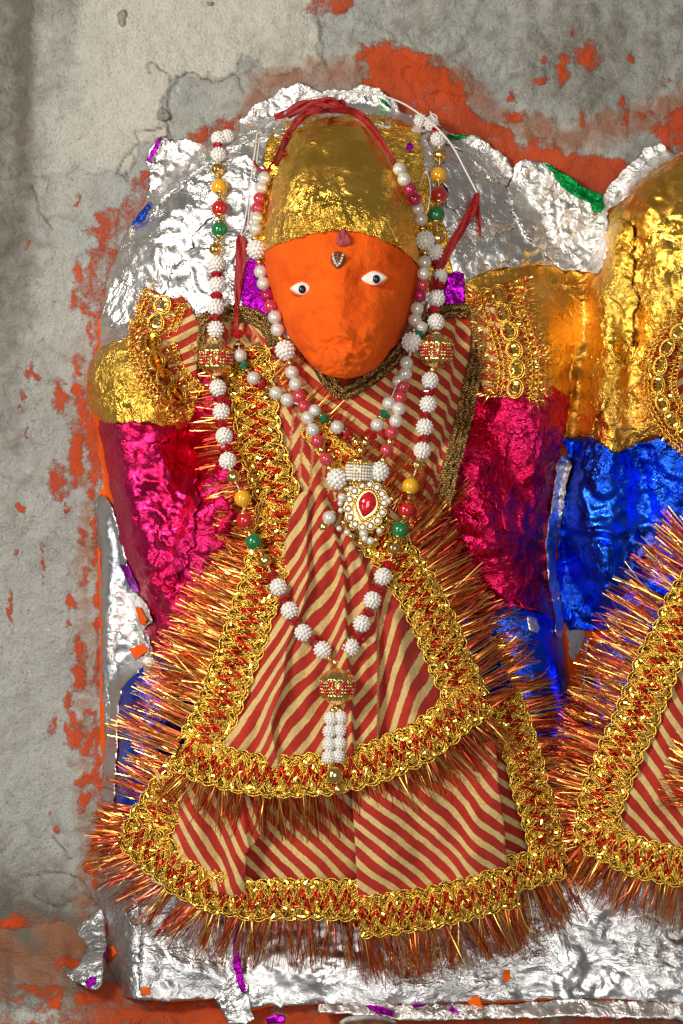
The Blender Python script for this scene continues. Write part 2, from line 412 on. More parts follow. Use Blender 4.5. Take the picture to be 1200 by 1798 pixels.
# ================================================================ the setting: wall and ledge
def polymask(poly, soft=6.0, grow=0):
    m = inpoly(gx, gy, poly).astype(float)
    return blur(m, max(1, int(soft/GR)))
WX, WY = np.meshgrid(np.arange(-220, 1480, 3.6), np.arange(-160, 1900, 3.6))
def build_wall():
    X, Y = WX, WY
    d = fbm(X, Y, 260, 3, 3)*7 + fbm(X, Y, 60, 4, 11)*2.2
    d += sstep(.1, .6, fbm(X, Y, 110, 3, 21))*2.5
    # smooth left part has brush streaks, top right is lumpier
    right = sstep(520, 760, X)*sstep(420, 250, Y)
    d += right*(fbm(X, Y, 26, 4, 31)*3.2 + ridge(X, Y, 40, 2, 8)*2.0)
    paint = np.zeros_like(X)-.35; dirt_shade = np.zeros_like(X); crack = np.zeros_like(X); stain = np.zeros_like(X)-.3
    # flaking coats: raised skins with ragged edges
    def skin(poly, h, sf, amp=14, sc_=40, seed=0):
        Xw = X+fbm(X, Y, sc_, 4, 40+seed)*amp; Yw = Y+fbm(X, Y, sc_, 4, 60+seed)*amp
        mk = inpoly(Xw, Yw, poly).astype(float)
        return mk
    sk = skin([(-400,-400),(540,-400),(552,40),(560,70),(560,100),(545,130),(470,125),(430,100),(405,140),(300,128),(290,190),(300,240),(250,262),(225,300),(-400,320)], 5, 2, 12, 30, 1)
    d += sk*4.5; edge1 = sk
    sk2 = skin([(600,20),(690,60),(760,90),(820,120),(830,170),(760,160),(700,90),(640,60)], 3, 2, 10, 26, 2)
    d += sk2*4
    sk3 = skin([(556,20),(610,20),(600,100),(575,125),(566,90)], 3, 2, 6, 26, 3); d -= sk3*4
    stain = np.maximum(stain, .5*sk3-.3)
    sk4 = skin([(700,115),(790,110),(818,140),(812,180),(780,195),(720,160)], 3, 2, 8, 22, 4); d -= sk4*3
    # cracks
    for line in ([(300,250),(296,200),(300,160),(330,130),(380,145),(415,132),(425,160)], [(208,303),(215,280),(245,250),(240,232),(285,225),(292,200)],
                 [(265,130),(262,110),(280,118),(300,140)], [(55,320),(62,350),(75,380),(95,400)], [(210,300),(222,318),(225,300)],
                 [(95,1468),(118,1500),(128,1508)], [(45,1540),(90,1532),(140,1542),(165,1580)], [(60,1570),(100,1590),(150,1570),(178,1592)]):
        ln = spline(line, 6); ln = ln+np.stack([fbm(ln[:,0], ln[:,1], 14, 2, 3), fbm(ln[:,0], ln[:,1], 14, 2, 9)], 1)*5
        x0, y0 = ln.min(0)-12; x1, y1 = ln.max(0)+12
        m = (X > x0) & (X < x1) & (Y > y0) & (Y < y1)
        q = np.zeros_like(X)+99; q[m] = pdist(X[m], Y[m], ln.tolist())[0]
        crack = np.maximum(crack, np.clip(1-q/2.6, 0, 1)*.9); d -= np.clip(1-q/4, 0, 1)*3
    # orange paint patches
    def blob(poly, v=1.0, soft=14, amp=12, sc_=30, seed=0):
        nonlocal paint
        xs = [p[0] for p in poly]; ys = [p[1] for p in poly]
        m = (X > min(xs)-60) & (X < max(xs)+60) & (Y > min(ys)-60) & (Y < max(ys)+60)
        x = X[m]; y = Y[m]
        xw = x+fbm(x, y, sc_, 4, 140+seed)*amp; yw = y+fbm(x, y, sc_, 4, 160+seed)*amp
        ins = inpoly(xw, yw, poly); dd = pdist(xw, yw, list(poly)+[poly[0]])[0]
        s = np.where(ins, dd, -dd)/soft
        paint[m] = np.maximum(paint[m], np.clip(.5+s*.5, -.35, v))
    blob([(262,300),(250,310),(230,340),(170,390),(165,430),(130,520),(160,560),(170,600),(230,420),(300,330),(330,260),(300,250)], .60, 12, 24)
    blob([(300,335),(215,420),(180,500),(165,640),(240,640),(330,400)], 1.2, 10, 6, seed=3)
    blob([(330,238),(400,205),(415,200),(400,250),(330,262)], .72, 12, 10, seed=5)
    blob([(640,85),(700,78),(760,110),(820,145),(830,200),(900,235),(960,250),(1010,280),(1105,285),(1110,300),(1060,420),(880,330),(740,260),(640,200)], .82, 14, 16, seed=7)
    blob([(745,170),(790,200),(850,240),(905,255),(960,265),(1040,275),(1100,282),(1060,400),(900,330),(760,240)], 1.1, 8, 7, seed=9)
    blob([(1150,235),(1200,180),(1230,200),(1220,280),(1170,265)], .8, 10, 14, seed=11)
    blob([(540,-20),(620,-20),(610,18),(570,30),(545,20)], .66, 8, 12, seed=12)
    blob([(1200,190),(1170,205),(1150,230),(1190,230)], .7, 10, 14, seed=13)
    for (x, y, rx, ry) in [(1108,20+83,6,7),(955,107,6,6),(948,142,16,6),(1090,182,6,8),(1098,215,6,22),(1022,208,6,14),(898,172,9,8),(1005,60,4,10),(1030,100,22,24),(905,205,22,10),(990,120,10,30),
                          (1140,200,14,6),(1180,143,8,4),(137,355,4,14),(118,330,3,10),(48,432,5,6),(138,480,8,28),(130,528,10,22),(146,540,10,14),(52,655,8,14),(62,662,10,5),(40,700,4,12),(105,690,9,28),(135,645,8,20),
                          (132,680,5,14),(146,722,10,28),(162,760,10,50),(135,800,10,40),(167,840,8,36),(48,758,4,10),(38,890,7,7),(118,895,4,7),(100,850,14,26),(160,865,5,10),(147,940,6,16),(168,930,7,30),(168,980,8,30),
                          (75,990,3,30),(152,1015,6,22),(18,1070,3,32),(50,1070,3,9),(28,970,4,4),(125,1055,7,12),(119,1096,4,6),(172,1090,8,20),(141,1140,10,18),(139,1185,10,24),(171,1200,8,32),(120,1228,8,8),
                          (130,1262,9,14),(160,1255,13,9),(95,1272,8,16),(120,1285,8,10),(135,1300,18,14),(160,1302,14,12),(150,1320,12,8),(170,1350,7,44),(155,1366,12,8),(138,1374,7,6),(100,1459,9,9),(88,1430,3,6),
                          (145,1413,4,14),(160,1518,14,10),(170,1550,6,24),(190,1500,9,20),(177,1460,9,14),(100,1632,7,14),(20,1620,26,10),(212,1258,2,2),(180,1040,6,30),(150,1400,10,8)]:
        m = (np.abs(X-x) < rx*3+12) & (np.abs(Y-y) < ry*3+12)
        xx = X[m]+fbm(X[m], Y[m], 16, 3, 77)*7; yy = Y[m]+fbm(X[m], Y[m], 16, 3, 79)*9
        q = 1-np.hypot((xx-x)/rx, (yy-y)/ry)
        paint[m] = np.maximum(paint[m], np.clip(.5+q*.55, -.35, 1))
    # a broad line of paint close to the figure's outline on the left
    q = np.abs(X-(172+fbm(Y, Y*0, 90, 3, 5)*9)); paint = np.maximum(paint, np.where((Y > 560) & (Y < 1500), .78-q/14+fbm(X, Y, 60, 3, 66)*.5, -.35))
    # stains, dirt, and shade painted as darker plaster
    stain = np.maximum(stain, .75*np.exp(-((X-150)/34)**2)*sstep(560, 700, Y)-.12+fbm(X, Y, 50, 3, 4)*.15)
    stain = np.maximum(stain, .95*np.exp(-(pdist(X, Y, [(430,225),(470,150),(560,130),(640,125),(700,115),(800,140),(860,200),(1000,250),(1200,180)])[0]/46)**2)-.15)
    stain = np.maximum(stain, .6*np.exp(-(np.hypot(X-240, Y-400)/90)**2)-.2)
    stain = np.maximum(stain, .55*sstep(1560, 1640, Y))
    dirt_shade += .75*np.exp(-((X+10)/80)**2)*sstep(1200, 300, Y) + .35*np.exp(-((X-115)/30)**2)*sstep(260, 0, Y) + .45*np.exp(-((X-45)/22)**2)*sstep(700, 100, Y)
    dirt_shade += .25*sstep(560, 1150, X)*sstep(420, 100, Y)+.5*sstep(1450,1640,Y)*sstep(180,0,X) + .30*sstep(-100, 200, fbm(X, Y, 200, 2, 15)*200)+.55*sstep(1380, 1640, Y) + .14*sstep(380, 200, Y)*sstep(560, 640, X)  # the upper right terms darken the plaster to stand in for shade
    dirt_shade += .3*np.exp(-(np.hypot(X-460, Y-120)/55)**2)+.35*sstep(1590,1640,Y)
    # hollow where the plaster meets the figure and the ledge
    d += np.where(Y > 1600, (Y-1600)*.55, 0)*sstep(1590, 1660, Y)*0
    # niche return: the wall bends back a little beside the figure
    V = PA(X, Y, d); h_, w_ = X.shape
    i = np.arange(h_-1)[:,None]*w_; j = np.arange(w_-1)[None,:]
    q = np.stack([i+j, i+w_+j, i+w_+j+1, i+j+1], -1).reshape(-1,4)
    o = mesh('wall', V.reshape(-1,3), q, M['wall'], None, True, kind='structure', attr=dict(lime_lit=(np.clip(sk*(.35+.65*sstep(60,260,X)*sstep(420,200,Y)),0,1)).ravel(), paint=paint.ravel(), dirt_shade=dirt_shade.ravel(), crack=crack.ravel(), stain=stain.ravel()))
    o['label'] = 'stained limewashed plaster wall with flaking skins and smears of orange paint'
    return d
wall_d = build_wall()

def ledge_h(x, y):
    # plaster ledge that swells out from the foot of the wall
    t = (y-1612-fbm(x, y*0, 70, 3, 5)*10)
    return -4 + 215*sstep(0, 190, t) + fbm(x, y, 60, 4, 51)*5*sstep(0, 60, t)
X, Y = np.meshgrid(np.arange(-220, 1480, 4.5), np.concatenate([np.arange(1590, 1860, 4.0)]))
hh = ledge_h(X, Y); nr = X.shape[0]
pt = np.zeros_like(X)-.3
for (cx, cy, rx, ry, v) in [(55,1735,24,10,.8),(30,1755,16,7,.8),(90,1750,9,26,.85),(330,1785,200,26,1.3),(130,1690,30,10,.75),(600,1800,500,26,1.3),(60,1798,14,8,.8),(180,1745,50,16,.8)]:
    q = 1-np.hypot((X+fbm(X,Y,40,4,3)*16-cx)/rx, (Y+fbm(X,Y,30,4,7)*9-cy)/ry); pt = np.maximum(pt, np.clip(.5+q*.6, -.3, v))
st = .75+.5*fbm(X, Y, 70, 3, 9)-.5*sstep(1750, 1790, Y+fbm(X, Y, 50, 3, 3)*20)*sstep(140,60,X)
V = PA(X, Y, hh).reshape(-1,3)
# the ledge front drops away below the frame
Vf = V.reshape(nr, -1, 3)[-1].copy(); Vf[:,2] -= .12; V = np.concatenate([V, Vf]); 
i = np.arange(nr)[:,None]*X.shape[1]; j = np.arange(X.shape[1]-1)[None,:]
q = np.stack([i+j, i+X.shape[1]+j, i+X.shape[1]+j+1, i+j+1], -1).reshape(-1,4)
ex = lambda a: np.concatenate([a.ravel(), a[-1]])
o = mesh('ledge', V, q, M['wall'], None, True, kind='structure', attr=dict(lime_lit=ex(0*X), paint=ex(pt), dirt_shade=ex(.72+.35*sstep(1700,1640,Y)-.55*sstep(1745,1800,Y)*sstep(140,60,X)-.2*sstep(1745,1790,Y)), crack=ex(0*X), stain=ex(st)))
o['label'] = 'dark plaster ledge at the foot of the wall, daubed with orange paint'

# pebbles set in the plaster
def pebble(x, y, r, ry, label):
    bm = bmesh.new(); bmesh.ops.create_icosphere(bm, subdivisions=3, radius=1)
    for v in bm.verts:
        n = 1+.18*math.sin(v.co.x*3+x)+.14*math.sin(v.co.z*5+y)+.08*math.sin(v.co.y*9)
        v.co = Vector((v.co.x*r*S*n, v.co.y*r*.6*S*n, v.co.z*ry*S*n))
    me = bpy.data.meshes.new('pebble'); bm.to_mesh(me); bm.free(); me.materials.append(M['pebble'])
    for p_ in me.polygons: p_.use_smooth = True
    ob = bpy.data.objects.new('pebble', me); COL.objects.link(ob); ob.location = P(x, y, 4); tag(ob, label, 'pebble')
M['pebble'] = simple('grey_stone', (.22,.21,.18), .5, var=.4, bumpd=.002, bscale=260)
pebble(214, 31, 10, 15, 'dark rough pebble stuck in the plaster near the top left of the wall')
pebble(287, 203, 10, 14, 'smooth grey pebble bedded in the wall above the jagged silver foil')
pebble(369, 6, 5, 4, 'tiny dark stone chip in the plaster at the top edge')
pebble(155, 148, 4, 4, 'tiny dark pit stone in the bare plaster, left of the smooth pebble')

# ================================================================ relief of the figures
H = np.zeros_like(gx)
# domed shroud behind the head
rr = np.sqrt(((gx-590)/425)**2 + ((gy-625)/440)**2)
H = np.maximum(H, 120*np.clip(1-rr**2.6, 0, 1)**.62*(gy < 900))
# body trunk
H = np.maximum(H, cap([(600,720,250,170),(610,1000,260,175),(610,1350,330,190)], .8))
# left shoulder, arm, forearm
H = np.maximum(H, cap([(238,660,88,165),(275,850,82,150),(306,1060,64,150),(306,1130,56,140)], .75))
H = np.maximum(H, cap([(405,850,84,196),(362,960,92,196),(345,1090,64,170)], .8))
# right arm
H = np.maximum(H, cap([(905,590,106,160),(925,700,84,150),(912,860,82,130),(900,1000,80,135)], .75))
H = np.maximum(H, cap([(812,820,88,196),(862,940,96,186),(880,1020,80,160)], .8))
# legs
H = np.maximum(H, cap([(285,1220,82,175),(262,1330,66,170),(262,1450,64,150)], .7))
H = np.maximum(H, cap([(900,1120,90,180),(930,1230,76,180),(940,1420,90,170)], .7))
# second figure
H = np.maximum(H, cap([(1275,470,220,190),(1260,640,225,170),(1240,900,250,150)], .6))
H = np.maximum(H, cap([(1075,520,48,120),(1085,650,60,150),(1085,760,50,150)], .8))
H = np.maximum(H, cap([(1290,1000,200,150),(1150,1180,120,170),(1120,1350,120,170)], .7))
# web of clay joining the two shoulders
H = np.maximum(H, 60*polymask([(900,470),(980,470),(1060,470),(1100,480),(1100,780),(990,780),(900,780)], 30))
# hollow by the inside of the left elbow
H = H*(1-.8*np.exp(-(np.hypot((gx-332)/26, (gy-796)/24))**2))
# creases of the gold valley
for ln, a, w_ in (([(1000,490),(1030,560),(1045,640),(1020,760)], 22, 26), ([(1120,430),(1110,560),(1120,700),(1110,770)], 14, 30), ([(985,720),(975,860),(962,980)], 40, 16),
                  ([(1130,800),(1120,900),(1150,1010)], 34, 34), ([(1175,850),(1190,960)], 22, 26)):
    H = H - a*np.exp(-(pdist(gx, gy, ln)[0]/w_)**2)
for ln, a, w_ in (([(1070,490),(1062,600),(1050,700)], 12, 24), ([(1000,520),(1020,620),(1060,740)], 22, 14), ([(1150,480),(1150,600),(1140,740)], 10, 26),
                  ([(1020,840),(1040,930),(1070,1040)], 22, 24), ([(1060,800),(1080,900),(1060,1000)], 18, 20), ([(870,760),(830,850),(870,960)], 18, 22), ([(300,900),(290,1000),(310,1100)], 16, 18),
                  ([(215,780),(230,900),(262,1040)], 14, 18)):
    H = H + a*np.exp(-(pdist(gx, gy, ln)[0]/w_)**2)
# pedestal block under the figures
ped = 190*sstep(1470, 1540, gy)*sstep(168, 236, gx+fbm(gx, gy, 60, 2, 5)*8)+ 26*sstep(1600, 1760, gy)*sstep(168, 240, gx)
Hp = np.where(gy > 1440, ped, 0)
# slab side left of the figure (silver-wrapped kerb)
H = np.maximum(H, 44*sstep(170, 186, gx+fbm(gy, gy*0, 120, 2, 8)*6)*sstep(800, 900, gy)*(gx < 420))
H = np.maximum(H, Hp)
H = np.maximum(blur(H, 2), 0)
H += fbm(gx, gy, 120, 3, 71)*6*(H > 8) + fbm(gx, gy, 44, 3, 72)*2.4*(H > 8)
Hs = lambda x, y: sample(H, x, y)
def crk(amp, sc_=34, seed=0):      # geometric crinkle of a foil sheet
    return lambda x, y: Hs(x, y) + 3 + amp*(ridge(x, y, sc_, 3, seed)-.35)

# ---- head relief
HC = [(196,560,10,6),(206,575,45,30),(222,580,70,58),(250,585,95,84),(290,592,112,108),(330,597,124,128),(380,601,132,146),(430,602,137,158),(480,602,133,170),(530,602,122,184),(565,603,112,196),(595,602,100,204),(622,604,86,206),(642,602,76,200),(656,602,62,190),(668,602,50,170)]
_hy = np.array([a[0] for a in HC], float)
def head_h(x, y):
    cx = np.interp(y, _hy, [a[1] for a in HC]); hw = np.interp(y, _hy, [a[2] for a in HC]); am = np.interp(y, _hy, [a[3] for a in HC])
    u = np.clip(np.abs((x-cx)/(hw+6)), 0, 1)
    d = 98 + am*np.clip(1-u**2.8, 0, 1)**.58
    d += 10*np.exp(-(((x-600)/20)**2+((y-555)/60)**2))          # nose ridge
    d -= 20*np.exp(-(((x-532)/44)**2+((y-506)/26)**2)) + 20*np.exp(-(((x-655)/44)**2+((y-492)/26)**2))   # sockets
    d += 8*np.exp(-(((x-600)/90)**2+((y-462)/20)**2))           # brow
    d += 12*np.exp(-(((x-606)/26)**2+((y-588)/16)**2)) + 8*np.exp(-(((x-606)/50)**2+((y-628)/15)**2)) - 4*np.exp(-(((x-606)/34)**2+((y-607-.1*(x-606))/6)**2)) - 3*np.exp(-(((x-620)/26)**2+((y-641)/5)**2)) + 7*np.exp(-(((x-665)/20)**2+((y-585)/26)**2)) + 6*np.exp(-(((x-545)/20)**2+((y-575)/26)**2))
    d += fbm(x, y, 60, 3, 90)*4 + sstep(430, 460, y)*fbm(x, y, 26, 3, 92)*2.8 + sstep(555, 605, y)*ridge(x, y, 36, 4, 91)*9
    return d
def headskirt(x, y, d): return min(d-20, 96)
# ================================================================ main figure
statue = thing('statue', 'orange-faced stone idol in gold crown, wrapped in silver, magenta and blue foil, at the centre', 'statue', (600,1500,0))
clayf = lambda x, y: np.maximum(Hs(x, y)-22, 0)
towall = lambda x, y, d: min(d-4, -8)
body_out = [(172,620),(174,560),(190,480),(216,415),(255,355),(305,305),(365,262),(430,232),(500,206),(600,192),(700,202),(775,222),(832,262),(884,320),(925,385),(962,432),(990,468),(1006,540),(1012,640),(1008,740),(990,800),(975,900),(966,1000),(985,1060),(992,1130),(1006,1240),(1000,1480),(180,1480),(176,1300),(176,1100),(172,960),(166,860),(172,760),(152,700),(153,650)]
patch('clay_body', body_out, M['paint'], clayf, statue, 7, 0, towall)
sf = lambda x, y: Hs(x, y)+3+5*(ridge(x, y, 95, 2, 1)-.3)+2.2*ridge(x, y, 34, 2, 2)
am = lambda x, y: Hs(x, y)+3+9*(ridge(x, y, 70, 2, 8)-.35)+3.5*ridge(x, y, 26, 2, 88)
patch('shroud_foil', [(176,612),(176,560),(190,482),(216,417),(255,357),(305,307),(365,264),(430,234),(500,207),(600,192),(700,203),(775,224),(832,264),(884,322),(922,385),(956,430),(982,462),(984,468),(940,466),(890,470),(850,480),(818,492),(815,540),(700,600),(480,600),(330,600),(250,596),(205,600)], M['silver'], sf, statue, 4.4, 1.5, 4)
for k_, pl_ in enumerate([[(196,500),(240,400),(320,320),(375,300),(392,340),(340,420),(300,500),(250,560),(200,570)], [(360,280),(430,245),(470,260),(450,380),(400,470),(372,400),(380,330)],
     [(300,470),(380,430),(420,480),(410,560),(330,575),(260,580),(280,520)], [(790,250),(840,280),(890,345),(905,400),(850,420),(800,380),(770,310)], [(800,400),(870,380),(940,420),(960,455),(880,462),(830,476),(800,440)]]):
    patch('foil_overlap', pl_, M['silver'], (lambda k_: lambda x, y: Hs(x, y)+7+2.5*k_%3+4.5*(ridge(x, y, 46, 3, 60+k_)-.3)+4*pn(x/90+k_, y/90))(k_), statue, 4.4, 6, 3, seed=60+k_)
for k_, pl_ in enumerate([[(215,800),(300,770),(350,840),(340,960),(290,1060),(250,1000),(225,900)], [(860,720),(960,710),(985,760),(950,880),(900,940),(850,860)], [(800,900),(880,930),(940,1000),(930,1060),(860,1060),(810,1000)]]):
    patch('foil_overlap', pl_, M['magenta'], (lambda k_: lambda x, y: am(x, y)+6+3*ridge(x, y, 40, 3, 70+k_))(k_), statue, 4.4, 6, 3, seed=70+k_) if k_ == 0 else patch('foil_overlap', pl_, M['magenta'], (lambda k_: lambda x, y: Hs(x, y)+9+9*(ridge(x, y, 76, 2, 16)-.35)+3.5*ridge(x, y, 40, 3, 70+k_))(k_), statue, 4.4, 6, 3, seed=70+k_)
patch('shroud_edge_foil', [(905,462),(960,464),(986,466),(985,480),(905,480)], M['gold_dull'], lambda x,y: Hs(x,y)+2, statue, 5, 1, 4)
# gold leaf behind the crown
gl = lambda x, y: Hs(x, y)+9+2.4*ridge(x, y, 26, 3, 3)
patch('gold_backing', [(482,222),(500,212),(540,204),(640,200),(700,208),(738,232),(746,290),(754,335),(775,385),(792,430),(795,490),(740,520),(470,520),(440,440),(446,380),(458,300),(470,255)], M['gold'], gl, statue, 4.5, 2.5, 5)
patch('purple_patch', [(424,470),(440,452),(475,470),(500,560),(470,556),(430,545),(420,500)], M['purple'], lambda x, y: Hs(x, y)+14+3*ridge(x, y, 24, 2, 5), statue, 4, 1, 4)
patch('purple_patch', [(784,486),(800,476),(816,480),(818,530),(800,540),(778,540)], M['purple'], lambda x, y: Hs(x, y)+14+3*ridge(x, y, 24, 2, 6), statue, 4, 1, 4)
patch('purple_scrap', [(714,252),(722,248),(728,258),(722,266),(715,263)], M['purple'], lambda x, y: Hs(x, y)+14, statue, 3, .5, 2)
# left shoulder, arm, leg
gs = crk(4.0, 36, 7)
patch('shoulder_foil', [(154,662),(160,640),(166,622),(182,606),(215,592),(250,575),(300,560),(345,600),(345,700),(338,740),(312,758),(286,752),(262,740),(238,746),(222,742),(200,745),(178,738),(162,724),(155,700)], M['gold'], lambda x, y: gs(x, y)+3, statue, 4.2, 2.5, 5)
patch('arm_foil', [(172,735),(200,742),(240,742),(290,750),(330,735),(335,640),(440,640),(450,760),(440,860),(420,960),(380,1040),(350,1110),(320,1170),(290,1160),(262,1148),(250,1120),(262,1085),(244,1050),(232,1005),(214,955),(200,890),(188,830),(180,780)], M['magenta'], am, statue, 4.2, 2.5, 6)
patch('leg_foil', [(222,1160),(240,1150),(262,1152),(300,1160),(340,1180),(380,1200),(380,1480),(206,1480),(204,1400),(212,1300),(208,1250),(216,1200)], M['blue'], crk(4, 34, 9), statue, 4.5, 1.5, 6)
patch('silver_chip', [(247,1153),(268,1154),(285,1172),(283,1185),(268,1192),(254,1186)], M['silver'], lambda x, y: Hs(x,y)+9, statue, 3, 1, 3)
patch('kerb_foil', [(166,880),(176,866),(186,868),(203,905),(218,970),(240,1050),(262,1120),(270,1150),(214,1210),(206,1270),(202,1400),(186,1470),(178,1430),(184,1300),(180,1180),(178,1050),(174,960)], M['silver_base'], lambda x,y: Hs(x,y)+4+3.5*ridge(x, y, 40, 3, 12), statue, 4.5, 2, 8)
patch('purple_scrap', [(210,990),(226,994),(246,1040),(232,1040)], M['purple'], lambda x, y: Hs(x, y)+11, statue, 3, .5, 2)
patch('torn_foil', [(186,1075),(205,1040),(240,1038),(262,1068),(268,1090),(250,1110),(262,1140),(256,1150),(228,1128),(205,1110),(200,1160),(190,1150)], M['silver_wall'], lambda x, y: Hs(x, y)+9+5*ridge(x, y, 30, 3, 14), statue, 3.5, 3, 4)
patch('bare_paint', [(238,1066),(248,1068),(258,1088),(254,1100),(246,1096)], M['paint'], lambda x, y: Hs(x, y)+17, statue, 3, 1, 3)
patch('bare_paint', [(226,1140),(250,1130),(262,1142),(236,1158)], M['paint'], lambda x, y: Hs(x, y)+15, statue, 3, 1, 3)
# right shoulder, arm, leg
patch('shoulder_foil', [(808,496),(850,478),(905,468),(960,464),(988,468),(1003,520),(1008,600),(1006,660),(1002,698),(985,694),(975,682),(940,682),(900,690),(860,690),(800,680)], M['gold_dull'], crk(2.6, 40, 15), statue, 4.6, 1.5, 5)
patch('arm_foil', [(800,668),(900,680),(975,680),(1002,696),(996,740),(985,790),(970,870),(960,950),(966,1010),(984,1060),(988,1085),(930,1068),(890,1066),(850,1082),(800,1060),(760,1000),(750,900),(790,800)], M['magenta'], lambda x, y: Hs(x, y)+3+9*(ridge(x, y, 76, 2, 16)-.35)+3.5*ridge(x, y, 28, 2, 89), statue, 4.3, 2, 6)
patch('leg_foil', [(810,1085),(850,1078),(900,1064),(935,1066),(965,1078),(985,1100),(992,1160),(1003,1240),(1003,1480),(860,1480),(840,1300)], M['blue'], crk(3, 40, 17), statue, 4.5, 1.5, 6)
patch('silver_chip', [(926,1082),(942,1086),(950,1104),(944,1112),(930,1106)], M['silver'], lambda x, y: Hs(x,y)+8, statue, 3, 1, 3)
patch('seam_foil', [(988,800),(1000,806),(1004,818),(994,850),(990,900),(980,940),(976,1000),(984,1040),(988,1100),(986,1120),(977,1118),(972,1060),(964,1030),(958,960),(966,900),(974,850),(980,815)], M['silver'], lambda x,y: Hs(x,y)+13+3*ridge(x, y, 26, 2, 18), statue, 3.6, 1.5, 8)

# ---- head
crown_o = [(466,440),(465,405),(470,372),(478,330),(490,288),(510,244),(535,219),(565,207),(600,204),(630,210),(655,226),(682,262),(704,306),(720,360),(730,410),(737,470),(722,452),(700,436),(672,420),(640,410),(600,405),(560,408),(525,416),(495,426)]
patch('crown', crown_o, M['gold_crown'], lambda x, y: head_h(x, y)+4+1.6*ridge(x, y, 34, 3, 4)*sstep(300, 360, y), statue, 3.6, 1.2, headskirt)
face_o = [(465,438),(495,425),(525,415),(560,407),(600,404),(640,409),(672,419),(700,435),(722,451),(736,475),(734,510),(728,545),(717,574),(702,600),(686,614),(674,634),(656,650),(636,660),(606,665),(580,662),(558,650),(532,623),(508,592),(493,562),(483,530),(472,495),(466,462)]
patch('face', face_o, M['paint'], head_h, statue, 3.4, .8, headskirt)
# hot bright leaf on the lower crown is the same gold, more crumpled
patch('crown_band_leaf', [(512,418),(505,400),(520,370),(535,340),(560,318),(600,312),(640,322),(668,350),(690,390),(706,436),(672,419),(640,409),(600,404),(560,407)], M['gold'], lambda x, y: head_h(x, y)+6+3.0*ridge(x, y, 28, 3, 24), statue, 3.2, 5, 3)

def blobmesh(name, fn, mat, parent, sub=3, loc=None):
    bm = bmesh.new(); bmesh.ops.create_icosphere(bm, subdivisions=sub, radius=1)
    for v in bm.verts: v.co = fn(v.co.copy())
    me = bpy.data.meshes.new(name); bm.to_mesh(me); bm.free(); me.materials.append(mat)
    for p_ in me.polygons: p_.use_smooth = True
    ob = bpy.data.objects.new(name, me); link(ob, parent)
    if loc is not None: ob.location = ob.location + Vector(loc)
    return ob
M['enamel'] = simple('white_enamel', (.82,.80,.76), .12, coat=.6)
M['pupil'] = simple('black_enamel', (.004,.004,.005), .3)
M['lidpaint'] = simple('dark_orange_paint', (.45,.035,.004), .6, var=.3, bscale=300)
M['kumkum'] = simple('pink_powder', (.42,.06,.07), .8, var=.5, bumpd=.002, bscale=300)
M['jewelbrown'] = simple('brown_lacquer', (.20,.05,.015), .35, coat=.4, var=.3)
for (ex_, ey_, ew, eh, px_, tilt) in ((531,507,20.5,12.5,531,-.02),(656,489,23,13.5,661,.06)):
    d0 = float(head_h(ex_, ey_))
    def sh(w_, h_, dp, tl=tilt, k=1.5):
        def f(c):
            x = c.x; z = c.z
            z = z*(1-abs(x)**k*.55)
            X_ = x*w_; Z_ = z*h_; X_, Z_ = X_*math.cos(tl)-Z_*math.sin(tl), X_*math.sin(tl)+Z_*math.cos(tl)
            return Vector((X_*S, c.y*dp*S, Z_*S))
        return f
    lid = blobmesh('eyelid', sh(ew+7, eh+6.5, 8.5), M['paint'], statue, 4, P(ex_+3 if ex_ < 600 else ex_-3, ey_+1, d0+1))
    eye = blobmesh('eye', sh(ew, eh, 9), M['enamel'], statue, 4, P(ex_, ey_, d0+3.5))
    sg_ = 1 if ex_ < 600 else -1
    blobmesh('eye_corner', lambda c: Vector((c.x*9*S, c.y*3*S, c.z*(3.2-c.x*sg_*1.5)*S)), M['lidpaint'], statue, 3, P(ex_+sg_*ew*1.02, ey_+3, d0+5.5))
    blobmesh('lower_lid', lambda c: Vector((c.x*ew*.85*S, c.y*4*S, (c.z*2.6+3*c.x*c.x)*S)), M['lidpaint'], statue, 3, P(ex_, ey_+eh-.5, d0+4.5))
    pu = blobmesh('pupil', sh(6.6, 7.2, 4, 0, 9), M['pupil'], eye, 3)
    pu.location = Vector(P(px_, ey_+1, d0+11.2)) - Vector(P(ex_, ey_, d0+3.5))
# forehead jewel and powder mark
M['pearl'] = simple('pearl', (.72,.68,.60), .16, metal=.25, coat=.9, sss=.0)
jd = float(head_h(595, 458))
jw = blobmesh('forehead_jewel', lambda c: Vector((c.x*(12.5-3.5*(c.z < 0)*abs(c.z))*S, c.y*5*S, c.z*15*S)), M['jewelbrown'], statue, 3, P(594, 457, jd+2))
for k, (a, c) in enumerate([(-8,9),(-7,4),(-5.5,-1),(-4,-5.5),(-1,-9),(3,-6),(5,-1.5),(6.5,3),(8,8),(0,9),(0,4.5),(.5,-.5)]):
    s_ = blobmesh('seed_pearl', lambda v: v*2.4*S, M['pearl'] if k < 9 else M['jewelbrown'], jw, 2); s_.location = Vector((a*S, -6*S, c*S))
kd = float(head_h(601, 418))
for (x, y, rx, ry, rot) in ((596,418,4,13,.1),(604,414,5,14,-.25),(611,420,5,10,-.3),(601,424,12,9,0)):
    blobmesh('powder_mark', lambda c: Vector(((c.x*rx*math.cos(rot)+c.z*ry*math.sin(rot))*S, c.y*5*S, (c.z*ry*math.cos(rot)-c.x*rx*math.sin(rot))*S)), M['kumkum'], statue, 3, P(x, y, kd+4))
patch('powder_smear', [(580,398),(596,372),(612,368),(628,384),(625,404),(600,405)], M['kumkum'], lambda x, y: head_h(x, y)+4.5, statue, 4, 5, 2).hide_render = False

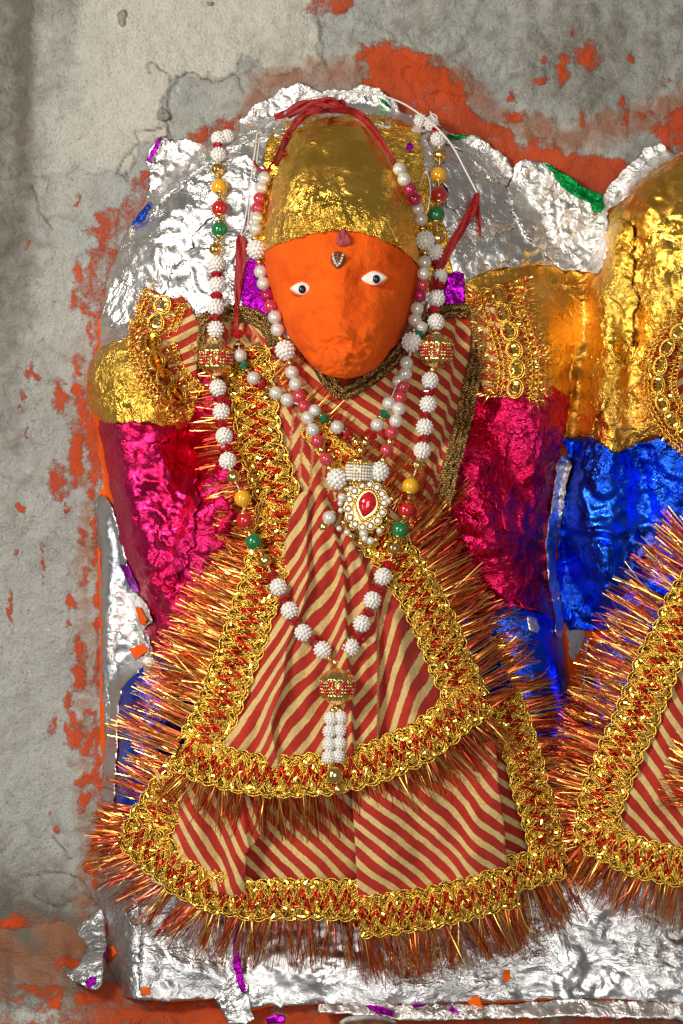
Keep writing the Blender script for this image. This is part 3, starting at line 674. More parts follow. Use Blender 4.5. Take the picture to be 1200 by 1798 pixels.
# ================================================================ second figure
statue2 = thing('statue', 'neighbouring idol cut by the right edge, gold foil above, deep blue foil below', 'statue', (1200,1500,0))
b2 = [(1062,352),(1078,336),(1120,300),(1165,278),(1210,262),(1300,255),(1440,300),(1470,700),(1470,1480),(1003,1480),(1006,1240),(992,1130),(985,1060),(966,1000),(975,900),(990,800),(1004,700),(1006,600),(1000,530),(988,468),(1020,478),(1045,470),(1062,440),(1056,400)]
patch('clay_body', b2, M['paint'], clayf, statue2, 8, 0, towall)
patch('shoulder_foil', [(985,466),(1010,474),(1024,480),(1048,470),(1066,446),(1058,410),(1062,362),(1066,352),(1080,338),(1120,302),(1165,280),(1210,264),(1300,258),(1430,300),(1430,780),(1200,778),(1160,766),(1135,772),(1110,785),(1078,796),(1060,780),(1035,768),(1010,768),(990,770),(1000,700),(1004,600),(1000,520)], M['gold_dull'], crk(5.5, 44, 21), statue2, 4.6, 2.5, 6)
patch('gold_overlay_foil', [(1068,400),(1090,380),(1112,400),(1110,470),(1120,560),(1100,640),(1075,690),(1040,760),(1012,764),(1016,700),(1030,640),(1050,560),(1066,470)], M['gold'], lambda x, y: Hs(x,y)+9+5*ridge(x, y, 30, 3, 22), statue2, 4, 5, 3)
patch('gold_overlay_foil', [(1130,420),(1200,350),(1300,340),(1300,760),(1150,760),(1136,640),(1128,520)], M['gold'], lambda x, y: Hs(x,y)+9+4*ridge(x, y, 34, 3, 23), statue2, 4.5, 5, 3)
patch('body_foil', [(990,770),(1040,768),(1078,796),(1110,785),(1160,766),(1430,780),(1430,1100),(1200,1060),(1150,1040),(1100,1090),(1085,1104),(1040,1106),(1000,1106),(986,1080),(976,1000),(988,900),(1002,820)], M['blue'], lambda x, y: Hs(x, y)+3+13*(ridge(x, y, 90, 2, 25)-.35)+3.5*ridge(x, y, 30, 2, 90), statue2, 4.6, 2, 6)
patch('leg_foil', [(1036,1150),(1052,1120),(1090,1104),(1150,1045),(1200,1062),(1430,1100),(1430,1480),(1040,1480),(1024,1300),(1026,1200)], M['blue'], crk(4, 40, 26), statue2, 4.8, 2, 6)
patch('silver_chip', [(1028,1118),(1036,1122),(1030,1150),(1026,1190),(1022,1238),(1012,1240),(1014,1200),(1020,1160)], M['silver'], lambda x, y: Hs(x,y)+9, statue2, 3.5, 1, 5)

# ================================================================ pedestal
pedestal = thing('pedestal', 'long low pedestal wrapped in wrinkled bright silver foil under both figures', 'pedestal', (700,1760,0))
po = [(172,1462),(300,1440),(1430,1440),(1430,1764),(1200,1762),(1000,1752),(880,1760),(740,1762),(640,1768),(560,1762),(470,1766),(440,1775),(420,1768),(380,1752),(300,1758),(240,1752),(180,1742),(172,1700),(176,1600)]
patch('clay_block', [(x, y+2) for x, y in po], M['paint'], lambda x, y: Hs(x, y)-4, pedestal, 9, 0, lambda x, y, d: d-90)
patch('silver_foil', po, M['silver_base'], lambda x, y: Hs(x, y)+3+4*ridge(x*.6, y, 90, 2, 30)+2.2*ridge(x, y, 30, 3, 31)+6*fbm(x, y, 160, 2, 32), pedestal, 5, 3, 7)
patch('foil_overlap', [(170,1560),(184,1500),(222,1520),(240,1560),(250,1640),(244,1700),(250,1752),(176,1744),(182,1660)], M['silver_base'], lambda x, y: Hs(x, y)+12+4*ridge(x, y, 40, 3, 33), pedestal, 4.5, 2, 7)
patch('foil_overlap', [(376,1752),(420,1700),(436,1730),(446,1790),(430,1800),(400,1796),(388,1770)], M['silver'], lambda x, y: Hs(x, y)+14+3*ridge(x, y, 30, 3, 34), pedestal, 4, 2, 5)
patch('bare_paint', [(246,1736),(264,1731),(264,1746),(247,1748)], M['paint'], lambda x, y: Hs(x,y)+13, pedestal, 3, 1.5, 3)
patch('bare_paint', [(181,1622),(188,1618),(189,1640),(180,1648)], M['paint'], lambda x, y: Hs(x,y)+20, pedestal, 3, 1.5, 3)
patch('bare_paint', [(186,1662),(200,1660),(208,1674),(192,1690),(188,1680)], M['paint'], lambda x, y: Hs(x,y)+20, pedestal, 3, 1.5, 3)
patch('bare_paint', [(884,1704),(896,1702),(898,1718),(886,1722)], M['paint'], lambda x, y: Hs(x,y)+12, pedestal, 3, 1.5, 3)
patch('bare_paint', [(820,1755),(842,1750),(850,1768),(840,1778),(824,1772)], M['paint'], lambda x, y: Hs(x,y)+12, pedestal, 3, 2, 3)
patch('bare_paint', [(1056,1774),(1092,1772),(1078,1786),(1056,1790)], M['paint'], lambda x, y: Hs(x,y)+12+0*x, pedestal, 3, 2, 3)
for pl in ([(182,1665),(188,1662),(192,1676),(188,1696),(182,1694)], [(408,1620),(420,1618),(422,1680),(432,1745),(424,1742),(410,1700)], [(640,1765),(668,1766),(696,1776),(690,1786),(660,1778)],
           [(780,1788),(794,1764),(806,1782),(806,1790)], [(468,1788),(486,1780),(500,1784),(500,1796),(470,1798)], [(724,1764),(748,1762),(744,1768),(726,1769)]):
    patch('purple_scrap', pl, M['purple'], lambda x, y: Hs(x, y)+26, pedestal, 3, 1, 2)
ll = lambda x, y: 190+26*sstep(1600,1760,y)+20*sstep(1752, 1790, y)+fbm(x, y, 50, 3, 3)*4
patch('foil_lip', [(560,1762),(740,1764),(900,1762),(1000,1754),(1430,1764),(1430,1792),(1200,1790),(1000,1784),(840,1790),(720,1792),(640,1786),(560,1776)], M['silver_wall'], lambda x, y: ll(x, y)+6+3*ridge(x, y, 30, 2, 35), pedestal, 4.5, 2, 5)
patch('painted_kerb', [(160,1750),(560,1745),(1430,1750),(1430,1880),(150,1880)], M['washed_paint'] if 'washed_paint' in M else M['paint'], ll, pedestal, 6, 2, 60) if False else None

# ================================================================ torn foil on the wall
def wd(x, y): return 5+fbm(x, y, 60, 3, 11)*3+26*np.exp(-np.abs(Hs(x, y)-0)/400)*0
def sheet(lbl, poly, mat='silver_wall', off=7, amp=5, res=4.2, jit=3, seed=1, name='foil_sheet'):
    o_ = patch(name, poly, M[mat], lambda x, y: np.maximum(wd(x, y), np.minimum(Hs(x, y), 60))+off+amp*ridge(x, y, 26, 3, seed), None, res, jit, 4, seed=seed)
    return tag(o_, lbl, 'foil')
sheet('jagged silver foil stuck on the wall at the upper left of the dome', [(258,352),(260,300),(257,282),(268,258),(284,240),(310,246),(332,242),(360,250),(400,252),(430,225),(460,220),(500,215),(500,240),(420,260),(350,300),(300,340),(262,385)], seed=41)
sheet('crumpled silver foil curling over the wall above the crown', [(425,236),(422,214),(440,192),(470,170),(500,152),(530,146),(560,160),(600,158),(640,147),(668,160),(700,186),(712,200),(745,206),(752,230),(600,215),(500,225)], seed=42)
sheet('narrow silver foil strip on the wall right of the dome', [(760,214),(800,238),(842,240),(870,262),(902,292),(900,312),(890,326),(866,318),(820,270),(770,240)], seed=43)
sheet('big crumpled silver foil on the wall in the dip between the two figures', [(905,294),(912,280),(940,282),(960,285),(985,300),(1010,322),(1040,345),(1058,344),(1080,318),(1105,290),(1135,262),(1160,250),(1176,262),(1184,272),(1200,268),(1230,280),(1100,345),(1070,370),(1066,410),(1074,450),(1050,478),(1014,474),(986,474),(940,430),(915,400),(905,380),(892,330)], seed=44, amp=7)
sheet('long green foil strip on the orange wall between the figures', [(952,285),(966,290),(985,300),(1005,312),(1030,332),(1060,342),(1057,356),(1042,372),(1036,358),(1010,346),(985,326),(970,304)], 'green', 16, 2, 3.5, 1.5, 45)
sheet('green foil scrap hanging below the green strip', [(1040,352),(1058,350),(1062,362),(1056,374),(1044,372)], 'green', 18, 2, 3, 1.5, 46)
sheet('small green foil flake on the silver foil above the crown', [(664,170),(676,176),(688,190),(680,188),(670,180)], 'green', 14, 1, 3, 1, 47)
sheet('thin green foil flake beside the pearl strand on the upper right of the dome', [(786,236),(822,238),(818,243),(790,242)], 'green', 14, 1, 3, 1, 48)
sheet('magenta foil sliver on the edge of the upper left silver foil', [(284,240),(278,262),(262,284),(258,282),(268,262),(276,244)], 'purple', 16, 1, 3, 1, 49)
sheet('thin blue foil line along the left edge of the dome', [(262,352),(266,355),(250,385),(228,400),(234,390),(252,366)], 'blue', 16, 1, 3, 1, 50)
lf = [(178,1596),(186,1620),(182,1690),(178,1726),(168,1738),(152,1735),(134,1724),(113,1711),(135,1696),(152,1674),(154,1660),(138,1642),(136,1628),(150,1616)]
tag(patch('foil_sheet', lf, M['silver_base'], lambda x, y: 20+150*sstep(1590, 1740, y)+30*sstep(110,180,x)+6*ridge(x, y, 40, 3, 51), None, 4, 2, 3), 'loose curling silver foil beside the left end of the pedestal', 'foil')
tag(patch('foil_sheet', [(148,1725),(158,1714),(170,1716),(168,1728),(156,1736)], M['purple'], lambda x, y: 215+0*x, None, 3, 1, 3), 'small purple foil flap at the bottom of the loose silver foil', 'foil')
# steel dish at the bottom edge
M['steel'] = simple('brushed_steel', (.48,.47,.40), .28, metal=1.0, var=.15)
dish = thing('dish', 'olive grey metal dish rim showing at the bottom edge in front of the pedestal', 'dish', (646,1820,280))
def lathe(name, prof, mat, parent, at, sx=1.0, n=48, tilt=0.0):
    V = []; F = []
    for r, z in prof:
        for k in range(n):
            a = k*2*math.pi/n; V.append((at[0]+r*S*math.cos(a)*sx, at[1]-r*S*math.sin(a), at[2]+z*S))
    m = len(prof)
    for i in range(m-1):
        for k in range(n): F.append((i*n+k, i*n+(k+1) % n, (i+1)*n+(k+1) % n, (i+1)*n+k))
    return mesh(name, V, F, mat, parent)
dp = P(646, 1826, 300)
lathe('bowl', [(0,0),(30,1),(40,10),(44,26),(47,29),(47,26),(44,24)], M['steel'], dish, dp)
lathe('lid', [(46,30),(40,34),(20,38),(0,39)], M['steel'], dish, dp)
# ================================================================ cloth
def fabric(name='striped_cotton'):
    m, nt, b = nodes(name)
    uv = N(nt, 'ShaderNodeUVMap'); sep = nt.nodes.new('ShaderNodeSeparateXYZ'); L(nt, uv.outputs[0], sep.inputs[0])
    p = pos(nt); nw = noise(nt, p, 42, 3, .6); ne = noise(nt, p, 380, 3, .7)
    ph = math_(nt, 'ADD', sep.outputs[0], math_(nt, 'MULTIPLY', math_(nt, 'SUBTRACT', nw.outputs['Fac'], .5), .28))
    ph = math_(nt, 'ADD', ph, math_(nt, 'MULTIPLY', math_(nt, 'SUBTRACT', ne.outputs['Fac'], .5), .10))
    fr = math_(nt, 'FRACT', ph)
    tri = math_(nt, 'ABSOLUTE', math_(nt, 'SUBTRACT', fr, .5))
    f = ramp(nt, tri, [(.285, 0.0), (.305, 1.0)])
    n1 = noise(nt, p, 300, 4, .7); n2 = noise(nt, p, 30, 4, .6)
    red = mix(nt, ramp(nt, n2.outputs['Fac'], [(.35,0.0),(.7,1.0)]), (.50,.034,.018), (.34,.018,.010))
    red = mix(nt, ramp(nt, n1.outputs['Fac'], [(.55,0.0),(.75,.5)]), red, (.46,.06,.02))
    yel = mix(nt, ramp(nt, n1.outputs['Fac'], [(.45,0.0),(.7,1.0)]), (.72,.53,.22), (.58,.40,.13))
    col = mix(nt, f, red, yel)
    L(nt, col, b.inputs['Base Color'])
    b.inputs['Roughness'].default_value = .8; b.inputs['Specular IOR Level'].default_value = .2
    b.inputs['Sheen Weight'].default_value = .15
    # plain weave
    sp = nt.nodes.new('ShaderNodeSeparateXYZ'); L(nt, p, sp.inputs[0])
    sx = math_(nt, 'SINE', math_(nt, 'MULTIPLY', math_(nt, 'ADD', sp.outputs[0], math_(nt, 'MULTIPLY', nw.outputs['Fac'], .004)), 7200.0))
    sz = math_(nt, 'SINE', math_(nt, 'MULTIPLY', math_(nt, 'ADD', sp.outputs[2], math_(nt, 'MULTIPLY', nw.outputs['Fac'], .004)), 7200.0))
    h = math_(nt, 'ADD', math_(nt, 'MULTIPLY', math_(nt, 'MULTIPLY', sx, sz), .1), math_(nt, 'MULTIPLY', n1.outputs['Fac'], .5))
    h2 = noise(nt, p, 75, 3, .6)
    h = math_(nt, 'ADD', h, math_(nt, 'MULTIPLY', h2.outputs['Fac'], 1.0))
    L(nt, bump(nt, h, .0011), b.inputs['Normal'])
    return m
M['fabric'] = fabric()
def metal(name, c1, c2, rough, bs=900, bd=.0006, spark=0.0):
    m, nt, b = nodes(name); p = pos(nt); n = noise(nt, p, bs, 3, .7); n2 = noise(nt, p, bs*.25, 3, .6)
    L(nt, mix(nt, ramp(nt, n2.outputs['Fac'], [(.35,0.0),(.65,1.0)]), c1, c2), b.inputs['Base Color'])
    b.inputs['Metallic'].default_value = 1; b.inputs['Roughness'].default_value = rough
    L(nt, bump(nt, n.outputs['Fac'], bd), b.inputs['Normal']); return m
M['thread'] = metal('gold_thread', (1.0,.70,.14), (.92,.54,.07), .27)
M['thread_dim'] = metal('old_gold_thread', (.62,.36,.08), (.45,.24,.05), .34)
M['thread_red'] = metal('red_metal_thread', (.62,.045,.018), (.42,.02,.01), .3)
M['lacebase'] = metal('lace_ground', (.55,.27,.03), (.26,.04,.01), .34, 420, .005)
M['flake'] = simple('gold_sequin_film', (1.0,.70,.14), .12, metal=1.0)
M['flake_red'] = simple('red_sequin_film', (.70,.05,.02), .14, metal=1.0)
M['tin_gold'] = simple('gold_tinsel', (1.0,.64,.15), .27, metal=1.0)
M['tin_amber'] = simple('amber_tinsel', (.86,.25,.05), .28, metal=1.0)
M['tin_red'] = simple('copper_red_tinsel', (.74,.10,.05), .28, metal=1.0)
M['tin_dark'] = simple('dark_red_tinsel', (.38,.025,.014), .32, metal=1.0)
M['braid'] = metal('antique_gold_braid', (.50,.33,.13), (.26,.15,.05), .36)
M['braid_base'] = metal('antique_braid_ground', (.24,.14,.05), (.12,.06,.02), .5, 500, .003)

def folds(x, y, fl):
    h = 0*x; ph = 0*x
    for ln, w_, a, mode, jump in fl:
        d_, ar, sd = pdist(x, y, ln)
        if mode == 'r': h = h + 1.5*a*np.exp(-(d_/w_)**2)
        else:
            sg = d_*np.where(sd > 0, 1, -1)*(1 if mode == '+' else -1)
            on = sstep(-3.5, 3.5, sg)
            h = h + on*1.4*a*np.exp(-d_/w_)
            ph = ph + on*jump
    return h, ph
_ky = [480,540,600,650,700,800,950,1100,1200,1300,1400,1500,1720]
def Hdress(x, y):
    mid = np.interp(y, _ky, [130,146,164,176,186,200,214,240,258,276,288,292,296])
    W_ = np.interp(y, _ky, [280,270,255,240,225,215,250,330,380,420,445,460,470])
    d = mid-80*np.clip(np.abs((x-605)/W_), 0, 1.5)**2.3
    return np.maximum(d, Hs(x, y)+9)
def Hdress2(x, y):
    mid = np.interp(y, _ky, [150,160,170,176,186,200,214,236,254,268,280,284,288])
    W_ = np.interp(y, _ky, [260,250,240,235,230,230,260,320,360,400,420,430,440])
    d = mid-80*np.clip(np.abs((x-1400)/W_), 0, 1.3)**2.3
    return np.maximum(d, Hs(x, y)+9)
def Hcowl(x, y): return Hdress(x, y)

def cloth(name, poly, off, parent, a, per, fl=(), hf=Hdress, curve=0.0, wav=3.0, res=4.4, seed=1, extra=None, jit=.8, gather=None):
    """striped cloth; a = direction of the stripes' normal in degrees, per = stripe spacing"""
    ca, sa = math.cos(math.radians(a)), math.sin(math.radians(a))
    def h(x, y): return hf(x, y)+off+folds(x, y, fl)[0]+wav*fbm(x, y, 60, 3, seed)+(gather(x, y) if gather else 0)
    def uv(x, y):
        hh, ph = folds(x, y, fl)
        u = (x*ca+y*sa)/(per*1.0) + ph + hh*.010 + fbm(x, y, 150, 2, seed+3)*.28
        if curve: u = u + curve*((x-600)/200)**2
        if extra is not None: u = extra(x, y, u)
        if gather: u = u + gather(x, y)*.020
        return np.stack([u, (y*ca-x*sa)/100], -1)
    return patch(name, poly, M['fabric'], h, parent, res, jit, 2.0, uvf=uv, seed=seed)

class Path:
    """centre line in layout units, with arc length and normal"""
    def __init__(s, pts, step=2.0):
        s.p = spline(pts, step); dx = np.gradient(s.p[:,0]); dy = np.gradient(s.p[:,1]); l = np.hypot(dx, dy)+1e-9
        s.s = np.concatenate([[0], np.cumsum(np.hypot(np.diff(s.p[:,0]), np.diff(s.p[:,1])))])
        s.nx = -dy/l; s.ny = dx/l; s.L = s.s[-1]       # normal: left when travelling down, down when travelling right
        k = 9; ker = np.ones(2*k+1)/(2*k+1)
        for n_ in ('nx','ny'):
            v = getattr(s, n_); setattr(s, n_, np.convolve(np.pad(v, k, mode='edge'), ker, 'valid'))
    def at(s, q, t):
        x = np.interp(q, s.s, s.p[:,0]); y = np.interp(q, s.s, s.p[:,1])
        nx = np.interp(q, s.s, s.nx); ny = np.interp(q, s.s, s.ny)
        return x+nx*t, y+ny*t
def tri(u): u = u % 1.0; return 4*np.abs(u-.5)-1
def lace(pts, width, hf, parent, label=None, per=25.0, dens=1.0, puff=3.0, seed=0, red=1.0, up=0):
    """metallic ribbon lace: ground, scalloped cords, red zigzag, loose film flecks"""
    pa = Path(pts); rng = np.random.default_rng(100+seed)
    wv = lambda s_: fbm(s_, s_*0+seed*7, 55, 2, seed)*3
    hz = lambda x, y, t=0: hf(x, y)+up+puff*(1-(np.abs(t)/(width*.55))**2)
    ss = np.arange(0, pa.L, 5.0); tt = np.linspace(-.5, .5, 13)
    SS, TT = np.meshgrid(ss, tt, indexing='ij')
    edge = 1+.07*np.abs(np.sin(np.pi*SS/per))*(np.abs(TT) > .4)
    T_ = TT*width*.93*edge+wv(SS)
    x, y = pa.at(SS, T_)
    d = hz(x, y, TT*width)+2.2*fbm(x, y, 13, 2, seed+1)
    V = PA(x, y, d).reshape(-1,3); n, m = SS.shape
    i = np.arange(n-1)[:,None]*m; j = np.arange(m-1)[None,:]
    q = np.stack([i+j, i+j+1, i+m+j+1, i+m+j], -1).reshape(-1,4)
    o_ = mesh('lace_border', V, q, M['lacebase'], parent)
    if label: o_['label'] = label
    paths = []; st = np.arange(0, pa.L, 2.6)
    def cord(tf, r, mi, lift, jitter=1.2):
        t = tf(st)+jitter*1.5*fbm(st, st*0+rng.uniform(0,999), 12, 3, seed)+wv(st)
        x, y = pa.at(st, t); dd = hz(x, y, t)+lift+1.4*fbm(st, st*0+rng.uniform(0,999), 9, 2, seed+4)
        paths.append((PA(x, y, dd), r*S*.78, mi))
    for sgn in (-1, 1):
        cord(lambda s_: sgn*(width*.43+width*.075*np.abs(np.sin(np.pi*s_/per))), 1.9, 0, 3.0, .6)
        cord(lambda s_: sgn*(width*.36+width*.085*np.abs(np.sin(np.pi*s_/per+.3))), 1.5, 0, 3.4, .9)
        for kk, amp in ((.33,.13),(.27,.14),(.21,.15),(.15,.16)):
            cord(lambda s_: sgn*width*kk+amp*width*tri(s_/per+.25*(sgn > 0)), rng.uniform(1.0,1.6), 0 if rng.random() < .75 else 1, 2.4+rng.uniform(0,1.6), 1.8)
    for o2 in (-.06,-.03,0,.03,.06):
        cord(lambda s_: width*(o2+.235*tri(s_/per+.1+.07*fbm(s_, s_*0, 40, 2, seed))), 1.45, 2, 2.6+rng.uniform(0,2.2), 3.0)
    for o2 in (-.3,-.1,.1,.3):
        cord(lambda s_: width*(o2+.12*tri(s_/per*1.9+o2*3)), rng.uniform(.9,1.3), 0, 3.4+rng.uniform(0,1.6), 4.5)
    # cross threads
    for k in range(int(pa.L/7*dens)):
        s0 = rng.uniform(4, pa.L-4); t0 = rng.uniform(-.42,.42)*width; an = rng.uniform(0, 6.28); ln = rng.uniform(7, 18)
        u = np.linspace(-1, 1, 5); s_ = np.clip(s0+u*ln*.5*math.cos(an)+rng.normal(0,1,5), 0, pa.L); t = np.clip(t0+u*ln*.5*math.sin(an)+rng.normal(0,1,5), -.47*width, .47*width)
        x, y = pa.at(s_, t); paths.append((PA(x, y, hz(x, y, t)+4+2*(1-u*u)), .9*S, 0 if rng.random() < .7 else 2))
    tubes('lace_cord', paths, [M['thread'], M['thread_dim'], M['thread_red']], o_, 5)
    # film flecks
    nfl = int(pa.L*width/17*dens)
    s0 = rng.uniform(2, pa.L-2, nfl); t0 = rng.uniform(-.46,.46,nfl)*width; x, y = pa.at(s0, t0+wv(s0)); dd = hz(x, y, t0)+rng.uniform(1.5,5,nfl)
    C_ = PA(x, y, dd); a = rng.normal(0,1,(nfl,3)); a[:,1] -= 0; a /= np.linalg.norm(a,axis=1,keepdims=True)
    nrm = rng.normal(0,.55,(nfl,3)); nrm[:,1] -= 1; u = np.cross(nrm, a); u /= np.linalg.norm(u,axis=1,keepdims=True); v = np.cross(nrm, u); v /= np.linalg.norm(v,axis=1,keepdims=True)
    su = (rng.uniform(1.6,4.2,nfl)*S)[:,None]; sv = (rng.uniform(.8,1.7,nfl)*S)[:,None]
    V = np.stack([C_-u*su-v*sv, C_+u*su-v*sv, C_+u*su+v*sv, C_-u*su+v*sv], 1).reshape(-1,3)
    F = np.arange(nfl*4).reshape(-1,4)
    redn = (np.abs(t0-width*.235*tri(s0/per+.1)) < width*.13) & (rng.random(nfl) < .8*red)
    mesh('sequin_fleck', V, F, [M['flake'], M['flake_red']], o_, False, redn.astype(int), 'stuff')
    return o_
def fringe(pts, length, hf, parent, side=1, dens=1.25, lift=0, tilt=0.0, spread=.22, wmul=1.0, mix_=(.34,.24,.28,.14), seed=0, tipd=-22, grav=0.0, label=None, gap=None):
    """tinsel strands along an edge; side picks which side they point to, tilt leans them along the edge"""
    pa = Path(pts); rng = np.random.default_rng(300+seed); n = int(pa.L*dens*1.5)
    s0 = np.sort(rng.uniform(0, pa.L, n)); s0 = s0[fbm(s0, s0*0+seed*3.3, 22, 2, seed+40) > rng.uniform(-.75,-.25,n)]; n = len(s0)
    bunch = fbm(s0, s0*0+seed, 16, 2, seed+3)
    x0, y0 = pa.at(s0, rng.uniform(-3, 3, n)*1.0)
    nx = np.interp(s0, pa.s, pa.nx)*side; ny = np.interp(s0, pa.s, pa.ny)*side; tx, ty = -ny, nx
    an = rng.normal(0, spread, n)*.34+bunch*.36+ (tilt(s0/pa.L) if callable(tilt) else tilt)
    dx = nx*np.cos(an)+tx*np.sin(an); dy = ny*np.cos(an)+ty*np.sin(an)
    Ln = (length(s0/pa.L) if callable(length) else length)*rng.uniform(.66, 1.12, n)*(1-.35*(rng.random(n) < .22))
    bend = rng.normal(0, .055, n)+np.where(rng.random(n) < .12, rng.normal(0, .16, n), 0)
    U = np.linspace(0, 1, 5)
    lf = rng.uniform(0, 9, n)+lift; tip = rng.normal(tipd, 9, n)
    X = x0[:,None]+dx[:,None]*Ln[:,None]*U+(-dy*bend*Ln)[:,None]*U**2
    Y = y0[:,None]+dy[:,None]*Ln[:,None]*U+(dx*bend*Ln)[:,None]*U**2+(grav*Ln)[:,None]*U**2
    b0 = hf(x0, y0)
    D = b0[:,None]+lf[:,None]+(tip[:,None]*U)+ 4*np.sin(U*3.1)[None,:]
    D = np.maximum(D, Hs(X, Y)+2+rng.uniform(0, 5, n)[:,None])
    C_ = PA(X, Y, D)
    T_ = np.gradient(C_, axis=1); T_ /= np.linalg.norm(T_, axis=2, keepdims=True)+1e-12
    rv = rng.normal(0, .55, (n,1,3)); rv[:,:,1] -= 1.0
    tw = rng.normal(0, .5, (n,1,3))*U[None,:,None]
    Wd = np.cross(T_, rv+tw); Wd /= np.linalg.norm(Wd, axis=2, keepdims=True)+1e-12
    wd_ = rng.uniform(.34, .70, n)*S*wmul
    A = C_-Wd*wd_[:,None,None]; B = C_+Wd*wd_[:,None,None]
    V = np.stack([A, B], 2).reshape(-1,3)     # n,5,2,3
    k = np.arange(n)[:,None]*10; j = np.arange(4)[None,:]*2
    F = np.stack([k+j, k+j+1, k+j+3, k+j+2], -1).reshape(-1,4)
    L0 = np.array(mix_)*np.array([1.25,1.1,1.3,.9]); mi = rng.choice(4, n, p=L0/L0.sum()); mi = np.repeat(mi, 4)
    o_ = mesh('tinsel_fringe', V, F, [M['tin_gold'], M['tin_amber'], M['tin_red'], M['tin_dark']], parent, False, mi, 'stuff')
    if label: o_['label'] = label
    return o_
def braid(pts, width, hf, parent, seed=0):
    pa = Path(pts); rng = np.random.default_rng(500+seed)
    ss = np.arange(0, pa.L, 5.0); tt = np.linspace(-.5, .5, 5); SS, TT = np.meshgrid(ss, tt, indexing='ij')
    x, y = pa.at(SS, TT*width); V = PA(x, y, hf(x, y)+1.5).reshape(-1,3); n, m = SS.shape
    i = np.arange(n-1)[:,None]*m; j = np.arange(m-1)[None,:]
    o_ = mesh('braid_trim', V, np.stack([i+j, i+j+1, i+m+j+1, i+m+j], -1).reshape(-1,4), M['braid_base'], parent)
    st = np.arange(0, pa.L, 1.6); paths = []
    nrow = max(2, int(width/9))
    for r_ in range(nrow):
        c0 = (r_+.5)/nrow-.5
        for k in range(3):
            ph = k*2*np.pi/3+r_*1.1
            t = c0*width+4.2*np.sin(st*2*np.pi/13+ph+1.5*fbm(st, st*0+r_*5, 40, 2, seed))+3.2*fbm(st, st*0+r_*9+k, 9, 2, seed)+fbm(st, st*0, 60, 2, seed)*2
            x, y = pa.at(st, t); d = hf(x, y)+4.5+2.8*np.sin(st*4*np.pi/13+ph*2)
            paths.append((PA(x, y, d), rng.uniform(1.25,1.8)*S, 0))
    tubes('braid_cord', paths, [M['braid']], o_, 5)
    return o_

# ---------------------------------------------------------------- under skirt
under = lambda x, y: Hdress(x, y)-24
skirt = thing('skirt', 'lower striped skirt tier below the upper one, edged with gold lace and tinsel', 'skirt', (600,1600,230))
cloth('cloth_panel', [(278,1350),(330,1330),(440,1350),(470,1450),(432,1500),(430,1580),(360,1560),(300,1520),(262,1470),(262,1420)], -22, skirt, -28, 23,
      [([(330,1420),(380,1560)],18,8,'r',0), ([(425,1400),(440,1500),(470,1580)],10,16,'+',.3), ([(390,1400),(420,1560)],14,7,'r',0)], seed=3, curve=.0, gather=lambda x, y: 6*np.sin((x+.3*y)/17+fbm(x, y, 90, 2, 19)*1.2))
cloth('cloth_panel', [(415,1390),(640,1380),(650,1580),(430,1580),(425,1480)], -40, skirt, -45, 25.5, [([(520,1400),(540,1570)],40,4,'r',0)], seed=4, wav=3, gather=lambda x, y: 7*np.sin((x+.2*y)/26+fbm(x, y, 110, 2, 9)*1.5))
cloth('cloth_panel', [(790,1300),(890,1230),(905,1300),(930,1400),(940,1480),(900,1540),(860,1560),(800,1500)], -48, skirt, -60, 25, seed=5, wav=2)
lace([(880,1215),(900,1270),(922,1340),(940,1410),(956,1470),(966,1520)], 68, lambda x, y: under(x, y)-2, skirt, seed=11)
lace([(985,1508),(950,1522),(920,1530),(885,1538)], 66, lambda x, y: under(x, y)+1, skirt, seed=12)
lace([(352,1330),(318,1370),(288,1410),(264,1448),(250,1490)], 84, lambda x, y: under(x, y)-3, skirt, seed=13)
lace([(232,1462),(262,1490),(300,1522),(350,1555),(410,1574),(480,1580),(560,1580),(642,1580)], 74, lambda x, y: under(x, y)+2, skirt, seed=14)
fringe([(858,1120),(884,1170),(908,1215),(932,1270),(956,1340),(976,1420),(992,1480),(1004,1520)], lambda u: 50+28*sstep(0,.4,u), lambda x, y: under(x, y)-6, skirt, -1, 1.5, seed=21, tilt=.18, mix_=(.3,.28,.28,.14))
fringe([(838,1040),(862,1090),(884,1150)], 62, lambda x, y: under(x, y)-8, skirt, -1, .55, seed=127, tilt=.1)
fringe([(925,1260),(940,1310),(952,1370),(972,1450)], 60, lambda x, y: under(x, y)-8, skirt, -1, .8, seed=121, tilt=.1, mix_=(.15,.25,.35,.25))
fringe([(1003,1535),(960,1556),(925,1566),(895,1576)], 78, lambda x, y: under(x, y)-4, skirt, -1, 1.5, seed=22, tilt=-.05)
fringe([(1004,1490),(1008,1520),(996,1540)], 56, lambda x, y: under(x, y)-4, skirt, -1, 1.6, seed=122, spread=.4)
fringe([(318,1330),(285,1370),(252,1405),(226,1445),(212,1490)], lambda u: 84-26*u, lambda x, y: under(x, y)-10, skirt, 1, 1.6, seed=23, tilt=-.25)
fringe([(222,1430),(208,1465),(216,1500)], 56, lambda x, y: under(x, y)-4, skirt, 1, 1.3, seed=25, tilt=-.1, spread=.5, mix_=(.15,.3,.3,.25))
fringe([(216,1484),(240,1520),(280,1556),(335,1590),(400,1610),(480,1616),(560,1615),(640,1614)], lambda u: 76+10*u, lambda x, y: under(x, y)-4, skirt, 1, 1.35, seed=24, tilt=lambda u: .22*(1-u), mix_=(.28,.22,.3,.2))
